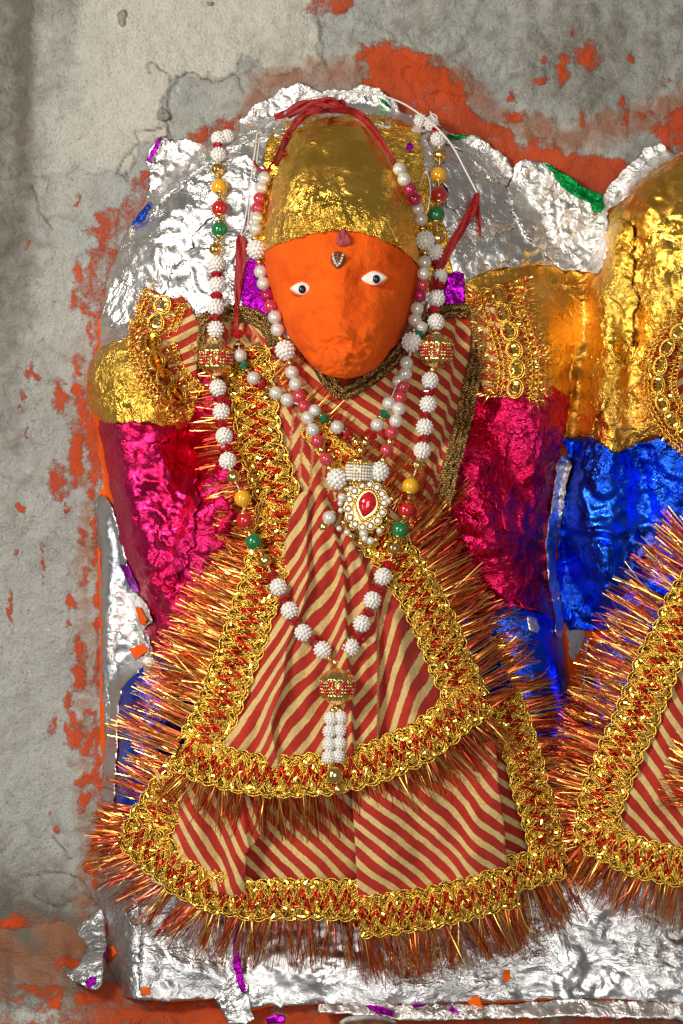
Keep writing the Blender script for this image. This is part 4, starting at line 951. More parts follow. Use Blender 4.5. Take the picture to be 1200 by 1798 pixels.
# the flap lying over the lower tier on the right
cloth('cloth_panel', [(616,1360),(870,1300),(876,1380),(886,1450),(893,1560),(870,1580),(760,1595),(636,1600),(628,1560),(622,1450)], -8, skirt, -52, 26,
      [([(650,1400),(680,1480),(740,1560)],20,5,'r',0), ([(740,1400),(780,1460),(860,1520)],22,6,'r',0)], seed=6, curve=.35, wav=3, gather=lambda x, y: 8*np.sin((x+.35*y)/30+fbm(x, y, 120, 2, 5)*1.5))
lace([(628,1612),(690,1604),(760,1592),(830,1576),(906,1556)], 76, lambda x, y: under(x, y)+20, skirt, seed=15)
fringe([(628,1646),(700,1638),(780,1624),(850,1608),(914,1590)], lambda u: 84-4*u, lambda x, y: under(x, y)+12, skirt, 1, 1.7, seed=26, tilt=-.06, mix_=(.26,.26,.32,.16))
# ---------------------------------------------------------------- bodice and front drape
dress = thing('dress', 'red and cream striped dress on the orange-faced idol, with wide gold lace borders', 'dress', (600,1330,240))
diag = [(470,640),(540,760),(600,860),(660,960)]
def chest_extra(x, y, u):
    r = 0*x
    # left of the diagonal: crossed pleats whose stripes flip direction
    q = (x-(430+.62*(y-600)))
    left = x < 505+.52*(y-690)
    k = np.floor((x+.1*y)/21)
    ul = (np.where(k % 2 == 0, .94, -.34+1)*0+((x*.80+y*.5*(1-2*(k % 2)))/24))+k*.31
    return np.where(left, ul, u)
cloth('bodice_cloth', [(345,640),(350,575),(385,552),(440,548),(490,580),(560,640),(600,690),(680,650),(740,590),(770,552),(830,545),(836,620),(822,700),(800,780),(782,850),(770,900),(700,940),(640,960),(560,900),(520,900),(470,900),(440,800),(430,700)], 3, dress, 128, 23,
      [([(760,600),(740,720),(720,860)],22,9,'r',0), ([(700,690),(760,780)],14,4,'r',0), ([(800,580),(790,700),(765,830)],14,7,'+',.35), ([(500,720),(545,820),(575,900)],12,6,'r',0), ([(525,700),(570,790),(600,860)],9,6,'r',0)],
      seed=7, extra=chest_extra, wav=3)
drape_f = [([(542,880),(541,960),(544,1010),(536,1060),(505,1140),(500,1200),(478,1270),(486,1320)],30,21,'+',-.45),
           ([(589,930),(607,1014),(610,1119),(618,1200),(622,1310)],26,19,'+',.5),
           ([(622,950),(648,1010),(662,1090),(667,1200),(666,1290)],24,17,'+',-.5),
           ([(560,900),(575,1000),(570,1100),(540,1240)],16,7,'r',0), ([(640,1060),(643,1200)],10,6,'r',0), ([(690,1080),(720,1240)],16,7,'r',0),
           ([(520,960),(505,1060),(450,1200),(430,1300)],14,6,'r',0), ([(600,1120),(590,1310)],14,5,'r',0), ([(560,860),(600,1000)],8,5,'r',0)]
def drape_gather(x, y):
    th = (x-592)/np.maximum(y-640, 60)
    return 15*sstep(860, 960, y)*(1-.35*sstep(1150, 1330, y))*np.sin(th*34+1.2*fbm(x, y, 160, 2, 77))*(.6+.5*fbm(th*600, y*.2, 90, 2, 78))
def drape_extra(x, y, u):
    # right-hand gores run steeper
    g = sstep(655, 700, x+.0*y)
    u2 = (x*.93+y*.36)/29
    m_ = sstep(598, 625, x)*.0
    return np.where(x > 664+.0*y, u2, u)
cloth('front_drape', [(520,870),(560,850),(620,880),(660,925),(700,1010),(740,1080),(770,1150),(800,1230),(700,1320),(600,1350),(500,1350),(380,1340),(400,1290),(440,1180),(470,1080),(490,1000),(505,930)], 6, dress, 36, 24, drape_f, seed=8, extra=drape_extra, wav=3.5, res=3.8, gather=drape_gather)
# lace round the drape
lface = lambda x, y: Hdress(x, y)+9
lace([(432,612),(440,650),(446,700),(452,755),(466,805),(484,860),(492,905)], 82, lface, dress, seed=1, puff=5, per=30)
lace([(496,885),(484,940),(464,1010),(440,1085),(418,1150),(394,1220),(370,1275),(346,1318)], 80, lambda x, y: lface(x, y)+3, dress, seed=2, puff=4)
lace([(318,1318),(370,1342),(430,1358),(500,1363),(570,1358),(630,1348),(700,1322),(760,1288),(812,1244),(845,1218)], 76, lambda x, y: lface(x, y)+5, dress, seed=3, puff=4)
lace([(640,925),(682,958),(724,1025),(756,1085),(786,1150),(808,1200),(824,1236)], 80, lambda x, y: lface(x, y)+3, dress, seed=4, puff=4)
lace([(540,745),(575,780),(610,815),(640,860)], 44, lface, dress, seed=5, per=20)
# fringes
ffx = lambda x, y: Hdress(x, y)+1
fringe([(402,630),(408,700),(412,760),(426,815),(444,880),(450,930)], lambda u: 62+18*u, ffx, dress, 1, 1.1, seed=1, tilt=.02, mix_=(.3,.26,.3,.14))
fringe([(456,900),(446,950),(428,1010),(410,1060),(392,1110),(368,1175),(346,1235),(322,1285),(306,1325)], lambda u: 76+40*u, ffx, dress, 1, 1.6, seed=2, tilt=.02, mix_=(.36,.28,.25,.11))
fringe([(452,900),(426,1010),(390,1110),(344,1235)], lambda u: 56+26*u, lambda x, y: ffx(x, y)+3, dress, 1, .7, seed=3, tilt=.12, mix_=(.5,.2,.25,.05))
fringe([(318,1345),(352,1372),(420,1390),(500,1396),(580,1392),(650,1380),(720,1354),(780,1320),(830,1285),(862,1255)], 76, ffx, dress, 1, 1.15, seed=4, tilt=-.03, mix_=(.3,.26,.3,.14))
fringe([(700,945),(738,1000),(772,1060),(806,1130),(836,1190),(862,1245)], lambda u: 92-30*u, ffx, dress, -1, 1.4, seed=5, tilt=-.02, mix_=(.34,.30,.26,.10))
fringe([(690,900),(720,950),(760,1010),(790,1070)], 84, lambda x, y: ffx(x, y)-6, dress, -1, 1.0, seed=6, tilt=-.18, mix_=(.25,.25,.3,.2))
fringe([(650,850),(700,900),(745,940)], 92, lambda x, y: ffx(x, y)+4, dress, -1, 1.0, seed=7, tilt=-.1, mix_=(.25,.3,.3,.15))
fringe([(560,760),(600,800),(640,850),(660,900)], 66, lambda x, y: ffx(x, y)+4, dress, -1, 1.3, seed=8, tilt=-.15, mix_=(.3,.3,.25,.15))
fringe([(470,640),(500,680),(530,720),(560,760)], 84, lambda x, y: ffx(x, y)+3, dress, -1, 1.6, seed=9, tilt=.05, mix_=(.3,.3,.25,.15))
fringe([(440,600),(465,640),(500,670)], 60, lambda x, y: ffx(x, y)+3, dress, -1, 1.3, seed=10, tilt=.2, mix_=(.3,.3,.25,.15))
fringe([(772,880),(790,900)], 60, ffx, dress, -1, 1.6, seed=12, tilt=-.1, spread=.5)
# braid
bf = lambda x, y: Hdress(x, y)+5
braid([(346,650),(344,605),(350,572),(376,556),(412,551),(450,558),(474,580),(486,606)], 28, bf, dress, 1)
braid([(560,640),(580,672),(600,690),(632,676),(668,652),(700,622),(728,590),(752,562),(785,547),(822,546)], 26, lambda x, y: bf(x, y)+2, dress, 2)
braid([(836,540),(842,580),(838,630),(824,700),(806,770),(790,830),(774,888)], 30, lambda x, y: bf(x, y)+4, dress, 3)
# sleeves
def sleeve_h(x, y): return np.maximum(Hs(x, y)+12, Hdress(x, y)-10)+8
cloth('sleeve', [(272,600),(285,560),(300,530),(318,516),(336,540),(350,570),(346,640),(344,700),(325,700),(300,650)], 0, dress, 62, 24, [([(290,600),(340,575)],10,6,'r',.3), ([(300,640),(345,640)],10,5,'+',.4)], hf=sleeve_h, seed=9)
cloth('sleeve', [(836,545),(850,530),(872,540),(886,580),(905,640),(900,690),(850,690),(838,640)], 0, dress, 100, 23, [([(850,560),(880,640)],12,6,'+',.4)], hf=sleeve_h, seed=10)

def filigree(pts, width, hf, parent, seed=0, ringp=34):
    """open shoulder lace: net ground, coiled edges, rings threaded on a flat strip"""
    pa = Path(pts); rng = np.random.default_rng(700+seed); paths = []
    st = np.arange(0, pa.L, 1.6)
    for sgn in (-1, 1):
        for rr_, cc in ((5.2,.42),(3.6,.30)):
            ph = st*2*np.pi/9.0; t = sgn*width*cc+rr_*np.sin(ph); s_ = np.clip(st+rr_*.7*np.cos(ph), 0, pa.L)
            x, y = pa.at(s_, t); paths.append((PA(x, y, hf(x, y)+8+rr_*.7*np.cos(ph+1)), 1.25*S, 0))
    for k in range(int(pa.L/5.5)):      # net
        s0 = k*5.5; u = np.linspace(-.46,.46,12)
        for dirn in (-1, 1):
            s_ = np.clip(s0+u*width*.5*dirn+rng.normal(0,.5,12), 0, pa.L); x, y = pa.at(s_, u*width)
            paths.append((PA(x, y, hf(x, y)+3+rng.uniform(0,2)), .85*S, 2 if rng.random() < .55 else 0))
    a = np.linspace(0, 2*np.pi, 26)
    for k in range(int(pa.L/ringp)):
        s0 = (k+.5)*ringp; 
        for sh_, e in ((0,1.0),(4,.8)):
            s_ = s0+np.cos(a)*ringp*.5*e; t = np.sin(a)*width*.17*e+sh_*.3; x, y = pa.at(np.clip(s_, 0, pa.L), t)
            paths.append((PA(x, y, hf(x, y)+12), 1.5*S, 0))
        # flat strip going over and under
    o_ = tubes('filigree_lace', paths, [M['thread'], M['thread_dim'], M['thread_red']], parent, 5, kind='stuff')
    ss = np.arange(4, pa.L-4, 3.0); V = []; F = []
    for i, s_ in enumerate(ss):
        for t in (-3.4, 3.4):
            x, y = pa.at(s_, t); V.append(P(x, y, float(hf(x, y))+13+3*math.sin(s_*2*math.pi/ringp)))
    n = len(ss)
    F = [(2*i, 2*i+1, 2*i+3, 2*i+2) for i in range(n-1)]
    mesh('gold_strip', V, F, M['flake'], o_, True)
    nfl = int(pa.L*width/30); s0 = rng.uniform(2, pa.L-2, nfl); t0 = rng.uniform(-.5,.5,nfl)*width; x, y = pa.at(s0, t0)
    C_ = PA(x, y, hf(x, y)+rng.uniform(2,7,nfl)); nrm = rng.normal(0,.6,(nfl,3)); nrm[:,1] -= 1; a_ = rng.normal(0,1,(nfl,3))
    u = np.cross(nrm, a_); u /= np.linalg.norm(u,axis=1,keepdims=True); v = np.cross(nrm, u); v /= np.linalg.norm(v,axis=1,keepdims=True)
    u = u*(rng.uniform(1.2,3.4,nfl)*S)[:,None]; v = v*(rng.uniform(.6,1.2,nfl)*S)[:,None]
    mesh('sequin_fleck', np.stack([C_-u-v, C_+u-v, C_+u+v, C_-u+v], 1).reshape(-1,3), np.arange(nfl*4).reshape(-1,4), [M['flake'], M['flake_red']], o_, False, (rng.random(nfl) < .3).astype(int), 'stuff')
    return o_
fh = lambda x, y: np.maximum(Hs(x, y)+16, sleeve_h(x, y)-6)
filigree([(292,520),(276,560),(268,600),(282,650),(310,690),(334,712)], 84, fh, dress, 1)
filigree([(872,500),(884,550),(900,600),(908,650),(902,700)], 84, fh, dress, 2)

for k_, (pl_, sd_) in enumerate([([(292,520),(276,560),(268,600),(282,650),(310,690),(334,712)], 1), ([(872,500),(884,550),(900,600),(908,650),(902,700)], -1)]):
    pp = Path(pl_)
    for off_ in (30, 42):
        x_, y_ = pp.at(np.linspace(0, pp.L, 9), off_*-sd_)
        fringe(list(zip(x_.tolist(), y_.tolist())), 24, lambda x, y: fh(x, y)-4, dress, 1, 1.0, seed=160+k_*3+off_, spread=2.2, wmul=.9, mix_=(.7,.2,.15,.02), tipd=-4)
        x_, y_ = pp.at(np.linspace(0, pp.L, 9), off_*sd_)
        fringe(list(zip(x_.tolist(), y_.tolist())), 24, lambda x, y: fh(x, y)-4, dress, -1, 1.0, seed=170+k_*3+off_, spread=2.2, wmul=.9, mix_=(.7,.2,.15,.02), tipd=-4)

# ---------------------------------------------------------------- second figure's dress
dress2 = thing('dress', 'striped lace-edged dress of the neighbouring idol, cut by the right edge', 'dress', (1180,1480,230))
h2 = lambda x, y: Hdress2(x, y)
cloth('cloth_panel', [(1060,1400),(1110,1320),(1160,1220),(1200,1120),(1300,1000),(1420,1000),(1420,1560),(1200,1540),(1120,1510),(1066,1470)], -6, dress2, -42, 25, [([(1180,1250),(1150,1400)],24,8,'r',0), ([(1120,1330),(1100,1450)],18,5,'r',0)], hf=h2, seed=12, extra=lambda x, y, u: u+((x-1080)/160)**2*.6-((y-1480)/200)**2*.5)
lace([(1290,960),(1222,1040),(1190,1100),(1160,1160),(1130,1230),(1104,1290),(1080,1345),(1062,1390),(1050,1450),(1048,1486)], 82, lambda x, y: h2(x, y)+4, dress2, seed=31, puff=4)
lace([(1040,1462),(1070,1482),(1110,1500),(1160,1516),(1220,1524),(1420,1530)], 72, lambda x, y: h2(x, y)+7, dress2, seed=32, puff=4)
fringe([(1240,955),(1190,1020),(1158,1070),(1128,1130),(1096,1200),(1072,1260),(1046,1325),(1026,1380),(1016,1440)], lambda u: 96-22*u, lambda x, y: h2(x, y)-4, dress2, 1, 1.7, seed=31, tilt=.02, mix_=(.36,.28,.25,.11))
fringe([(1020,1420),(1012,1450),(1020,1480)], 50, lambda x, y: h2(x, y)-4, dress2, 1, 1.6, seed=33, spread=.4, mix_=(.2,.3,.3,.2))
fringe([(1022,1478),(1070,1512),(1130,1538),(1200,1554),(1420,1562)], 78, lambda x, y: h2(x, y)-2, dress2, 1, 1.5, seed=32, tilt=.0)
fringe([(1420,1215),(1330,1262),(1262,1306),(1228,1345),(1212,1420)], 60, lambda x, y: h2(x, y)+8, dress2, 1, 1.2, seed=34, tilt=.0)
cloth('sleeve', [(1160,660),(1190,600),(1260,560),(1340,600),(1340,760),(1200,740)], 0, dress2, 62, 24, [], hf=lambda x, y: Hs(x, y)+14, seed=13)
filigree([(1225,545),(1178,600),(1158,650),(1160,700),(1190,750),(1240,790)], 68, lambda x, y: Hs(x, y)+22, dress2, 3)
# ================================================================ necklaces
M['bead_white'] = simple('textured_pearl', (.84,.82,.78), .22, coat=.5, sss=0)
M['bead_yellow'] = simple('yellow_glass', (.80,.40,.012), .10, coat=.9)
M['bead_red'] = simple('red_glass', (.50,.010,.012), .10, coat=.9)
M['bead_green'] = simple('green_glass', (.006,.17,.045), .10, coat=.9)
M['bead_gold'] = simple('gold_plate', (.86,.60,.22), .16, metal=1.0, var=.12)
M['crystal_red'] = simple('red_crystal', (.60,.008,.016), .05, trans=.6, coat=.5)
M['crystal_pink'] = simple('pink_crystal', (.72,.06,.09), .07, trans=.35, coat=.7)
M['crystal_magenta'] = simple('magenta_crystal', (.55,.01,.10), .06, trans=.4, coat=.7)
M['crystal_green'] = simple('green_crystal', (.01,.22,.09), .06, trans=.45, coat=.6)
M['ruby'] = simple('ruby_glass', (.72,.006,.02), .03, trans=.35, coat=1.0)
M['crystal'] = simple('clear_crystal', (.80,.80,.84), .03, trans=.85, coat=1.0, ior=1.7)
M['satin'] = simple('red_satin', (.30,.004,.005), .6, var=.35, bscale=220, bumpd=.0010)
M['thread_white'] = simple('white_thread', (.74,.70,.66), .6)
M['seed_red'] = simple('red_seed', (.62,.012,.018), .14, coat=.8)
M['seed_gold'] = simple('gold_seed', (.80,.58,.24), .2, metal=.9)

def bm_mesh(name, build, mats, smooth=True):
    bm = bmesh.new(); build(bm); me = bpy.data.meshes.new(name); bm.to_mesh(me); bm.free()
    for m_ in mats: me.materials.append(m_)
    if smooth:
        for p_ in me.polygons: p_.use_smooth = True
    return me
def ico(bm, r, at=(0,0,0), sub=1, sc_=(1,1,1), mi=0):
    g = bmesh.ops.create_icosphere(bm, subdivisions=sub, radius=r)
    for v in g['verts']: v.co = Vector((v.co.x*sc_[0]+at[0], v.co.y*sc_[1]+at[1], v.co.z*sc_[2]+at[2]))
    if mi:
        for v in g['verts']:
            for f in v.link_faces: f.material_index = mi
def lat(bm, prof, n=24, flute=None, mi=0, facet=False):
    rings = []
    for r, z in prof:
        ring = []
        for k in range(n):
            a = k*2*math.pi/n; rr_ = r*(1+(flute(a, z) if flute else 0))
            ring.append(bm.verts.new((rr_*math.cos(a), rr_*math.sin(a), z)))
        rings.append(ring)
    for a, b in zip(rings[:-1], rings[1:]):
        for k in range(n):
            f = bm.faces.new((a[k], a[(k+1) % n], b[(k+1) % n], b[k])); f.material_index = mi
    for ring, fl in ((rings[0], True), (rings[-1], False)):
        f = bm.faces.new(ring[::-1] if fl else ring); f.material_index = mi
def sph(r, n=12, sq=1.0): return [(max(.02*r, r*math.sin(math.pi*i/n)), -r*sq*math.cos(math.pi*i/n)) for i in range(n+1)]
def b_tex(bm):
    lat(bm, sph(.86, 10), 18)
    for i in range(1, 7):
        th = math.pi*i/7; n = max(4, int(round(13*math.sin(th))))
        for k in range(n):
            a = (k+.5*(i % 2))*2*math.pi/n
            ico(bm, .185, (.88*math.sin(th)*math.cos(a), .9*math.sin(th)*math.sin(a), .9*math.cos(th)), 1)
def b_goldrib(bm):
    lat(bm, sph(.96, 12), 32, lambda a, z: .05*math.cos(a*10))
    lat(bm, [(.3,-1.1),(.36,-1.02),(.2,-.9)], 12); lat(bm, [(.2,.9),(.36,1.02),(.3,1.1)], 12)
def b_cap(bm):     # petal cup
    lat(bm, [(.16,-.55),(.34,-.5),(.42,-.2),(.8,.15),(.98,.5),(.90,.46),(.3,-.1)], 24, lambda a, z: (.22*abs(math.cos(a*4))-.1)*(z > 0))
def b_crystal(bm): lat(bm, [(.35,-.78),(.8,-.45),(1,-.12),(1,.12),(.8,.45),(.35,.78)], 9)
def b_round(bm): lat(bm, sph(1.0, 14), 24)
def b_tiny(bm): lat(bm, sph(1.0, 8), 14)
def b_ornate(bm):
    lat(bm, sph(.9, 14), 28, mi=0)
    fl = lambda a, z: .035*math.cos(a*14)
    lat(bm, [(.12,-1.06),(.34,-1.0),(.6,-.86),(.80,-.68),(.93,-.48),(.97,-.34),(.9,-.32)], 84, fl, 0)
    lat(bm, [(.9,.40),(.95,.42),(.90,.56),(.78,.72),(.58,.87),(.34,.98),(.12,1.04)], 84, fl, 0)
    for r_ in range(4):
        z = -.25+.18*r_; rad = math.sqrt(max(.1, 1-z*z))*.96
        for k in range(32):
            a = k*2*math.pi/32; red_ = ((k//2)+(r_//2)) % 2 == 0
            ico(bm, .10, (rad*math.cos(a), rad*math.sin(a), z), 1, mi=1 if red_ else 2)
    for k in range(18):
        a = k*2*math.pi/18; ico(bm, .085, (.98*math.cos(a), .98*math.sin(a), -.34), 1, mi=2)
BM = {
 'tex': bm_mesh('textured_bead', b_tex, [M['bead_white']]), 'pearl': bm_mesh('pearl_bead', b_round, [M['pearl']]),
 'gold': bm_mesh('gold_bead', b_goldrib, [M['bead_gold']]), 'cap': bm_mesh('bead_cap', b_cap, [M['bead_gold']]),
 'tiny': bm_mesh('spacer_bead', b_tiny, [M['bead_gold']]),
 'yellow': bm_mesh('yellow_bead', b_round, [M['bead_yellow']]), 'red': bm_mesh('red_bead', b_round, [M['bead_red']]), 'green': bm_mesh('green_bead', b_round, [M['bead_green']]),
 'xred': bm_mesh('crystal_bead', b_crystal, [M['crystal_red']], False), 'xpink': bm_mesh('pink_bead', b_round, [M['crystal_pink']]), 'xmag': bm_mesh('magenta_bead', b_round, [M['crystal_magenta']]),
 'xgreen': bm_mesh('green_crystal_bead', b_crystal, [M['crystal_green']], False), 'xr': bm_mesh('red_crystal_bead', b_crystal, [M['crystal_red']], False),
 'ornate': bm_mesh('ornate_bead', b_ornate, [M['bead_gold'], M['seed_red'], M['seed_gold']])}
BN = {'tex':'textured_bead','pearl':'pearl_bead','gold':'gold_bead','cap':'bead_cap','tiny':'spacer_bead','yellow':'yellow_bead','red':'red_bead','green':'green_bead','xred':'crystal_bead','xpink':'pink_bead','xmag':'magenta_bead','xgreen':'green_bead','xr':'crystal_bead','ornate':'ornate_bead'}
BR = {'tex':14.6,'pearl':11.8,'gold':12.5,'cap':10,'tiny':5.8,'yellow':14.6,'red':14.6,'green':14.8,'xred':11.5,'xpink':11.5,'xmag':11.5,'xgreen':10.5,'xr':11,'ornate':29}
dress_o = [(340,640),(346,570),(380,548),(480,560),(520,600),(760,550),(836,540),(836,640),(790,850),(830,940),(900,1100),(1000,1480),(1000,1600),(230,1600),(220,1480),(330,1280),(400,1000),(430,900),(390,700)]
def surf(x, y):
    x = np.atleast_1d(np.asarray(x, float)); y = np.atleast_1d(np.asarray(y, float))
    s_ = Hs(x, y)+4
    s_ = np.where(inpoly(x, y, dress_o), np.maximum(s_, Hdress(x, y)+17), s_)
    hin = inpoly(x, y, crown_o[:24]) | inpoly(x, y, face_o) 
    return np.where(hin, np.maximum(s_, np.minimum(head_h(x, y)+4, 235)), s_)
def surfmax(x, y, r):
    a = np.linspace(0, 2*np.pi, 9)[:-1]
    return float(np.max(surf(np.concatenate([[x], x+r*.8*np.cos(a)]), np.concatenate([[y], y+r*.8*np.sin(a)]))))
def place(kind, at, r, axis, parent, sq=1.0, name=None):
    o_ = bpy.data.objects.new(name or BN[kind], BM[kind]); 
    ax = Vector(axis).normalized(); q = ax.to_track_quat('Z', 'Y') @ Matrix.Rotation(random.uniform(0, 6.28), 4, 'Z').to_quaternion()
    o_.rotation_mode = 'QUATERNION'; o_.rotation_quaternion = q; o_.scale = (r*S, r*S, r*S*sq); o_.location = at
    link(o_, parent); return o_
def strand(parent, beads, lift=0, cord=True, smoothd=1, caps=True, cordmat='thread_white', extra=0):
    """beads: (kind, x, y[, r]); laid on the surfaces below them"""
    n = len(beads); xs = np.array([b[1] for b in beads], float); ys = np.array([b[2] for b in beads], float)
    rs = np.array([b[3] if len(b) > 3 else BR[b[0]] for b in beads], float)
    d = np.array([surfmax(x, y, r) for x, y, r in zip(xs, ys, rs)])
    dm = np.array([max(d[i], (d[max(0,i-1)]+d[min(n-1,i+1)])/2, (d[max(0,i-2)]+d[min(n-1,i+2)])/2-6) for i in range(n)])
    for _ in range(smoothd): dm = np.maximum(d, np.convolve(np.pad(dm, 1, mode='edge'), [.25,.5,.25], 'valid'))
    z = dm + rs*.92 + lift
    pts = PA(xs, ys, z); T_ = np.gradient(pts, axis=0)
    for i, b in enumerate(beads):
        if b[0] == 'ornate': T_[i] = np.array([T_[i][0]*.3/abs(T_[i][2]+1e-9)*0, 0, -1.0])
        place(b[0], pts[i], rs[i], T_[i], parent, .8 if b[0] in ('xred','xr','xgreen') else 1.0)
        if caps and b[0] in ('yellow','red','green'):
            t = T_[i]/np.linalg.norm(T_[i])
            for sg in (1, -1):
                place('cap', pts[i]+t*sg*rs[i]*1.02*S, 8.5, -t*sg, parent)
    if cord:
        sp = spline([tuple(p) for p in np.concatenate([pts])*1000], 2)/1000
        tubes('cord', [(sp, 1.3*S, 0)], [M[cordmat]], parent, 5, kind=None)
    return pts

long_n = thing('necklace', 'longest bead necklace, white textured beads with red, green and yellow, ending in a tassel', 'necklace', (590,1250,300), 'strings of beads')
N1a = [('tex',399,239,12),('tex',384,243,13),('xred',383,256,10),('tex',384,271,13),('gold',382,297),('yellow',385.5,328),('red',386,366),('green',386,403),('gold',379,438),('tex',380,463),('xred',379.5,483),('tex',381,501),('xred',380.6,520),('tex',379,539),('xred',378,559),('tex',379,578),('tiny',378.5,596),
       ('ornate',380,629),('tiny',377,663,7),('tex',383,681),('xred',389,702),('tex',389,723),('xred',389,744),('tex',394,765.5),('xred',397,787),('tex',400,809),('gold',410,837),('yellow',426.5,875),('red',430.6,914),('green',445.6,951),('gold',465.5,984),('xred',478.6,1010),('tex',489,1031),('xred',499,1052),('tex',509,1072),('xred',520.6,1091),('tex',533,1111),('xred',551.7,1124),('tex',566.7,1141),('tiny',577,1155),('tiny',589,1163,7)]
N1b = [('tex',739,211,12),('xred',747,214,10),('tex',758,217,13),('xred',767,228,10),('tex',770,244,13.5),('gold',773,272),('yellow',770.6,308),('red',771,342.6),('green',766.5,377),('gold',768.7,418),('tex',765,443),('xred',768,464),('tex',772.5,484,13),('xred',770.6,502),('tex',767,523.7),('xred',763,544),('tex',765.7,565.7),('tiny',766,584),('ornate',767,615.6),('tiny',760,649,7),('tex',755.6,668),('xred',752,689),('tex',752,710),('xred',747,730),
       ('tex',746,750),('xred',746,771),('tex',741.7,791),('gold',734,817),('yellow',721,854),('red',714,895.6),('green',703,930.5),('gold',692.6,963),('xred',683,992),('tex',672.7,1012.6),('xred',661,1033),('tex',654,1054),('xred',647,1075.6),('tex',635.6,1095),('xred',630,1117),('tex',615.7,1137),('tiny',605,1152),('tiny',598,1163,7)]
strand(long_n, N1a); strand(long_n, N1b)
strand(long_n, [('ornate',593,1206),('tiny',591,1244,7)], caps=False, lift=-3)
for sx_ in (0, 1):
    strand(long_n, [('tiny',585+13*sx_,1247,5.5)]+[('tex',[581,579,578,577][k] if not sx_ else [598,597,596,594][k],1262+22.5*k-(2*sx_),11.5) for k in range(4)], caps=False, lift=2-3*sx_)
strand(long_n, [('tiny',587.6,1361,15),('tiny',594,1386,9.5)], caps=False)

pearl_n = thing('necklace', 'long white pearl necklace framing the orange face, with pink beads', 'necklace', (600,850,290), 'strings of beads')
N2a = [('pearl',465,313),('pearl',459,330),('xpink',456,349),('xpink',452.6,366),('pearl',450.7,383),('pearl',449,402),('tiny',447,418),('tex',450,438,16.5),('tiny',455,460),('pearl',458,477.5),('pearl',463,498),('xmag',469,519),('xpink',475.5,538),('pearl',482.6,557),('pearl',487.5,579),('tiny',493,595),('tex',501,615,17),('tiny',509,637),('pearl',513,654),('pearl',519.5,675),('xpink',526,696),('xpink',534,714),('pearl',541,733.6),('pearl',549.5,755),('xpink',558,774.5),('tiny',565,790,7),('xpink',573,806),('tiny',579,822,7),('tex',592,841,17.5),('tiny',609,858,8)]
N2b = [('pearl',702,297),('pearl',710,315),('xmag',721,332.5),('xmag',729,349),('pearl',734,367),('pearl',739.5,385),('tiny',742.5,401),('tex',747,422,16.5),('tiny',747,444),('pearl',746,461),('pearl',744,481),('xpink',742.5,500.5),('xmag',737.6,519),('pearl',732.7,542),('pearl',728.6,562),('tiny',727,580),('tex',723,600.6,17),('tiny',720,621),('pearl',714,637),('pearl',712,656),('xpink',708,679),('xpink',703,697.6),('pearl',700.5,718),('pearl',695.6,739),('xpink',688,759),('tiny',685,776,7),('xpink',679.5,791),('tiny',673,808,7),('tex',666,828,17),('tiny',656,850,8)]
strand(pearl_n, N2a, lift=3, smoothd=3); strand(pearl_n, N2b, lift=3, smoothd=3)

choker = thing('necklace', 'short pearl and green bead necklace carrying the red jewelled pendant', 'necklace', (640,880,290), 'strings of beads')
N3a = [('cap',419,603,10),('pearl',422,624.5),('xgreen',429,642),('cap',434,650,8),('pearl',445.6,664),('xr',462,676),('cap',469,680,8),('pearl',485,690),('pearl',505,702.5),('pearl',553,721,11),('xgreen',570,735.5),('cap',578,740,8),('pearl',592.5,750),('xr',612,763,12),('cap',619,767,8),('tiny',626,776,8)]
N3b = [('pearl',740,575,11),('xgreen',736,586),('pearl',700,669,11),('pearl',683.6,708),('xgreen',676,727),('cap',671,733,8),('pearl',663,746),('xr',652,762,12),('cap',647,768,8),('tiny',642,777,8)]
strand(choker, N3a, smoothd=2, caps=False); strand(choker, N3b, smoothd=2, caps=False)
strand(choker, [('tiny',634,791,8.5),('tiny',634,802,5)], caps=False, lift=4, cord=False)
strand(choker, [('xr',592.5,888,11),('cap',588,897,8),('pearl',578.6,909),('tiny',569,925,10)], caps=False, smoothd=2)
def sub(name, bld, mats, parent, at, rot=0.0, sc_=1.0, smooth=True):
    me = bm_mesh(name, bld, mats, smooth); me.transform(Matrix.Rotation(rot, 4, 'Y') @ Matrix.Scale(S*sc_, 4)); o_ = bpy.data.objects.new(name, me); o_.location = at; link(o_, parent); return o_
bd = surfmax(631, 822, 20)
def barrel(bm):
    lat(bm, [(14,-24),(20,-21),(21,-17)], 24, mi=1)
    lat(bm, [(20,-18),(20,12),(18,13)], 24, mi=1)
    lat(bm, [(24,12),(23,16),(10,22),(4,26),(3,27)], 6, mi=1)
    for i in range(6):
        z = -16+5.2*i; R_ = 20.5+(.8 if i in (1,4) else 0)
        for k in range(26):
            a = k*2*math.pi/26; ico(bm, 2.7, (R_*math.cos(a), R_*math.sin(a), z), 1, mi=0 if i < 5 else 2)
    for k in range(14):
        a = k*2*math.pi/14; ico(bm, 2.6, (15*math.cos(a), 15*math.sin(a), -25), 1, mi=2)
o_ = sub('pendant_barrel', barrel, [M['bead_white'], M['bead_gold'], M['seed_gold']], choker, P(631, 824, bd+18), rot=.06)
pd = surfmax(643, 888, 30)+14; PC = (643.0, 888.0)
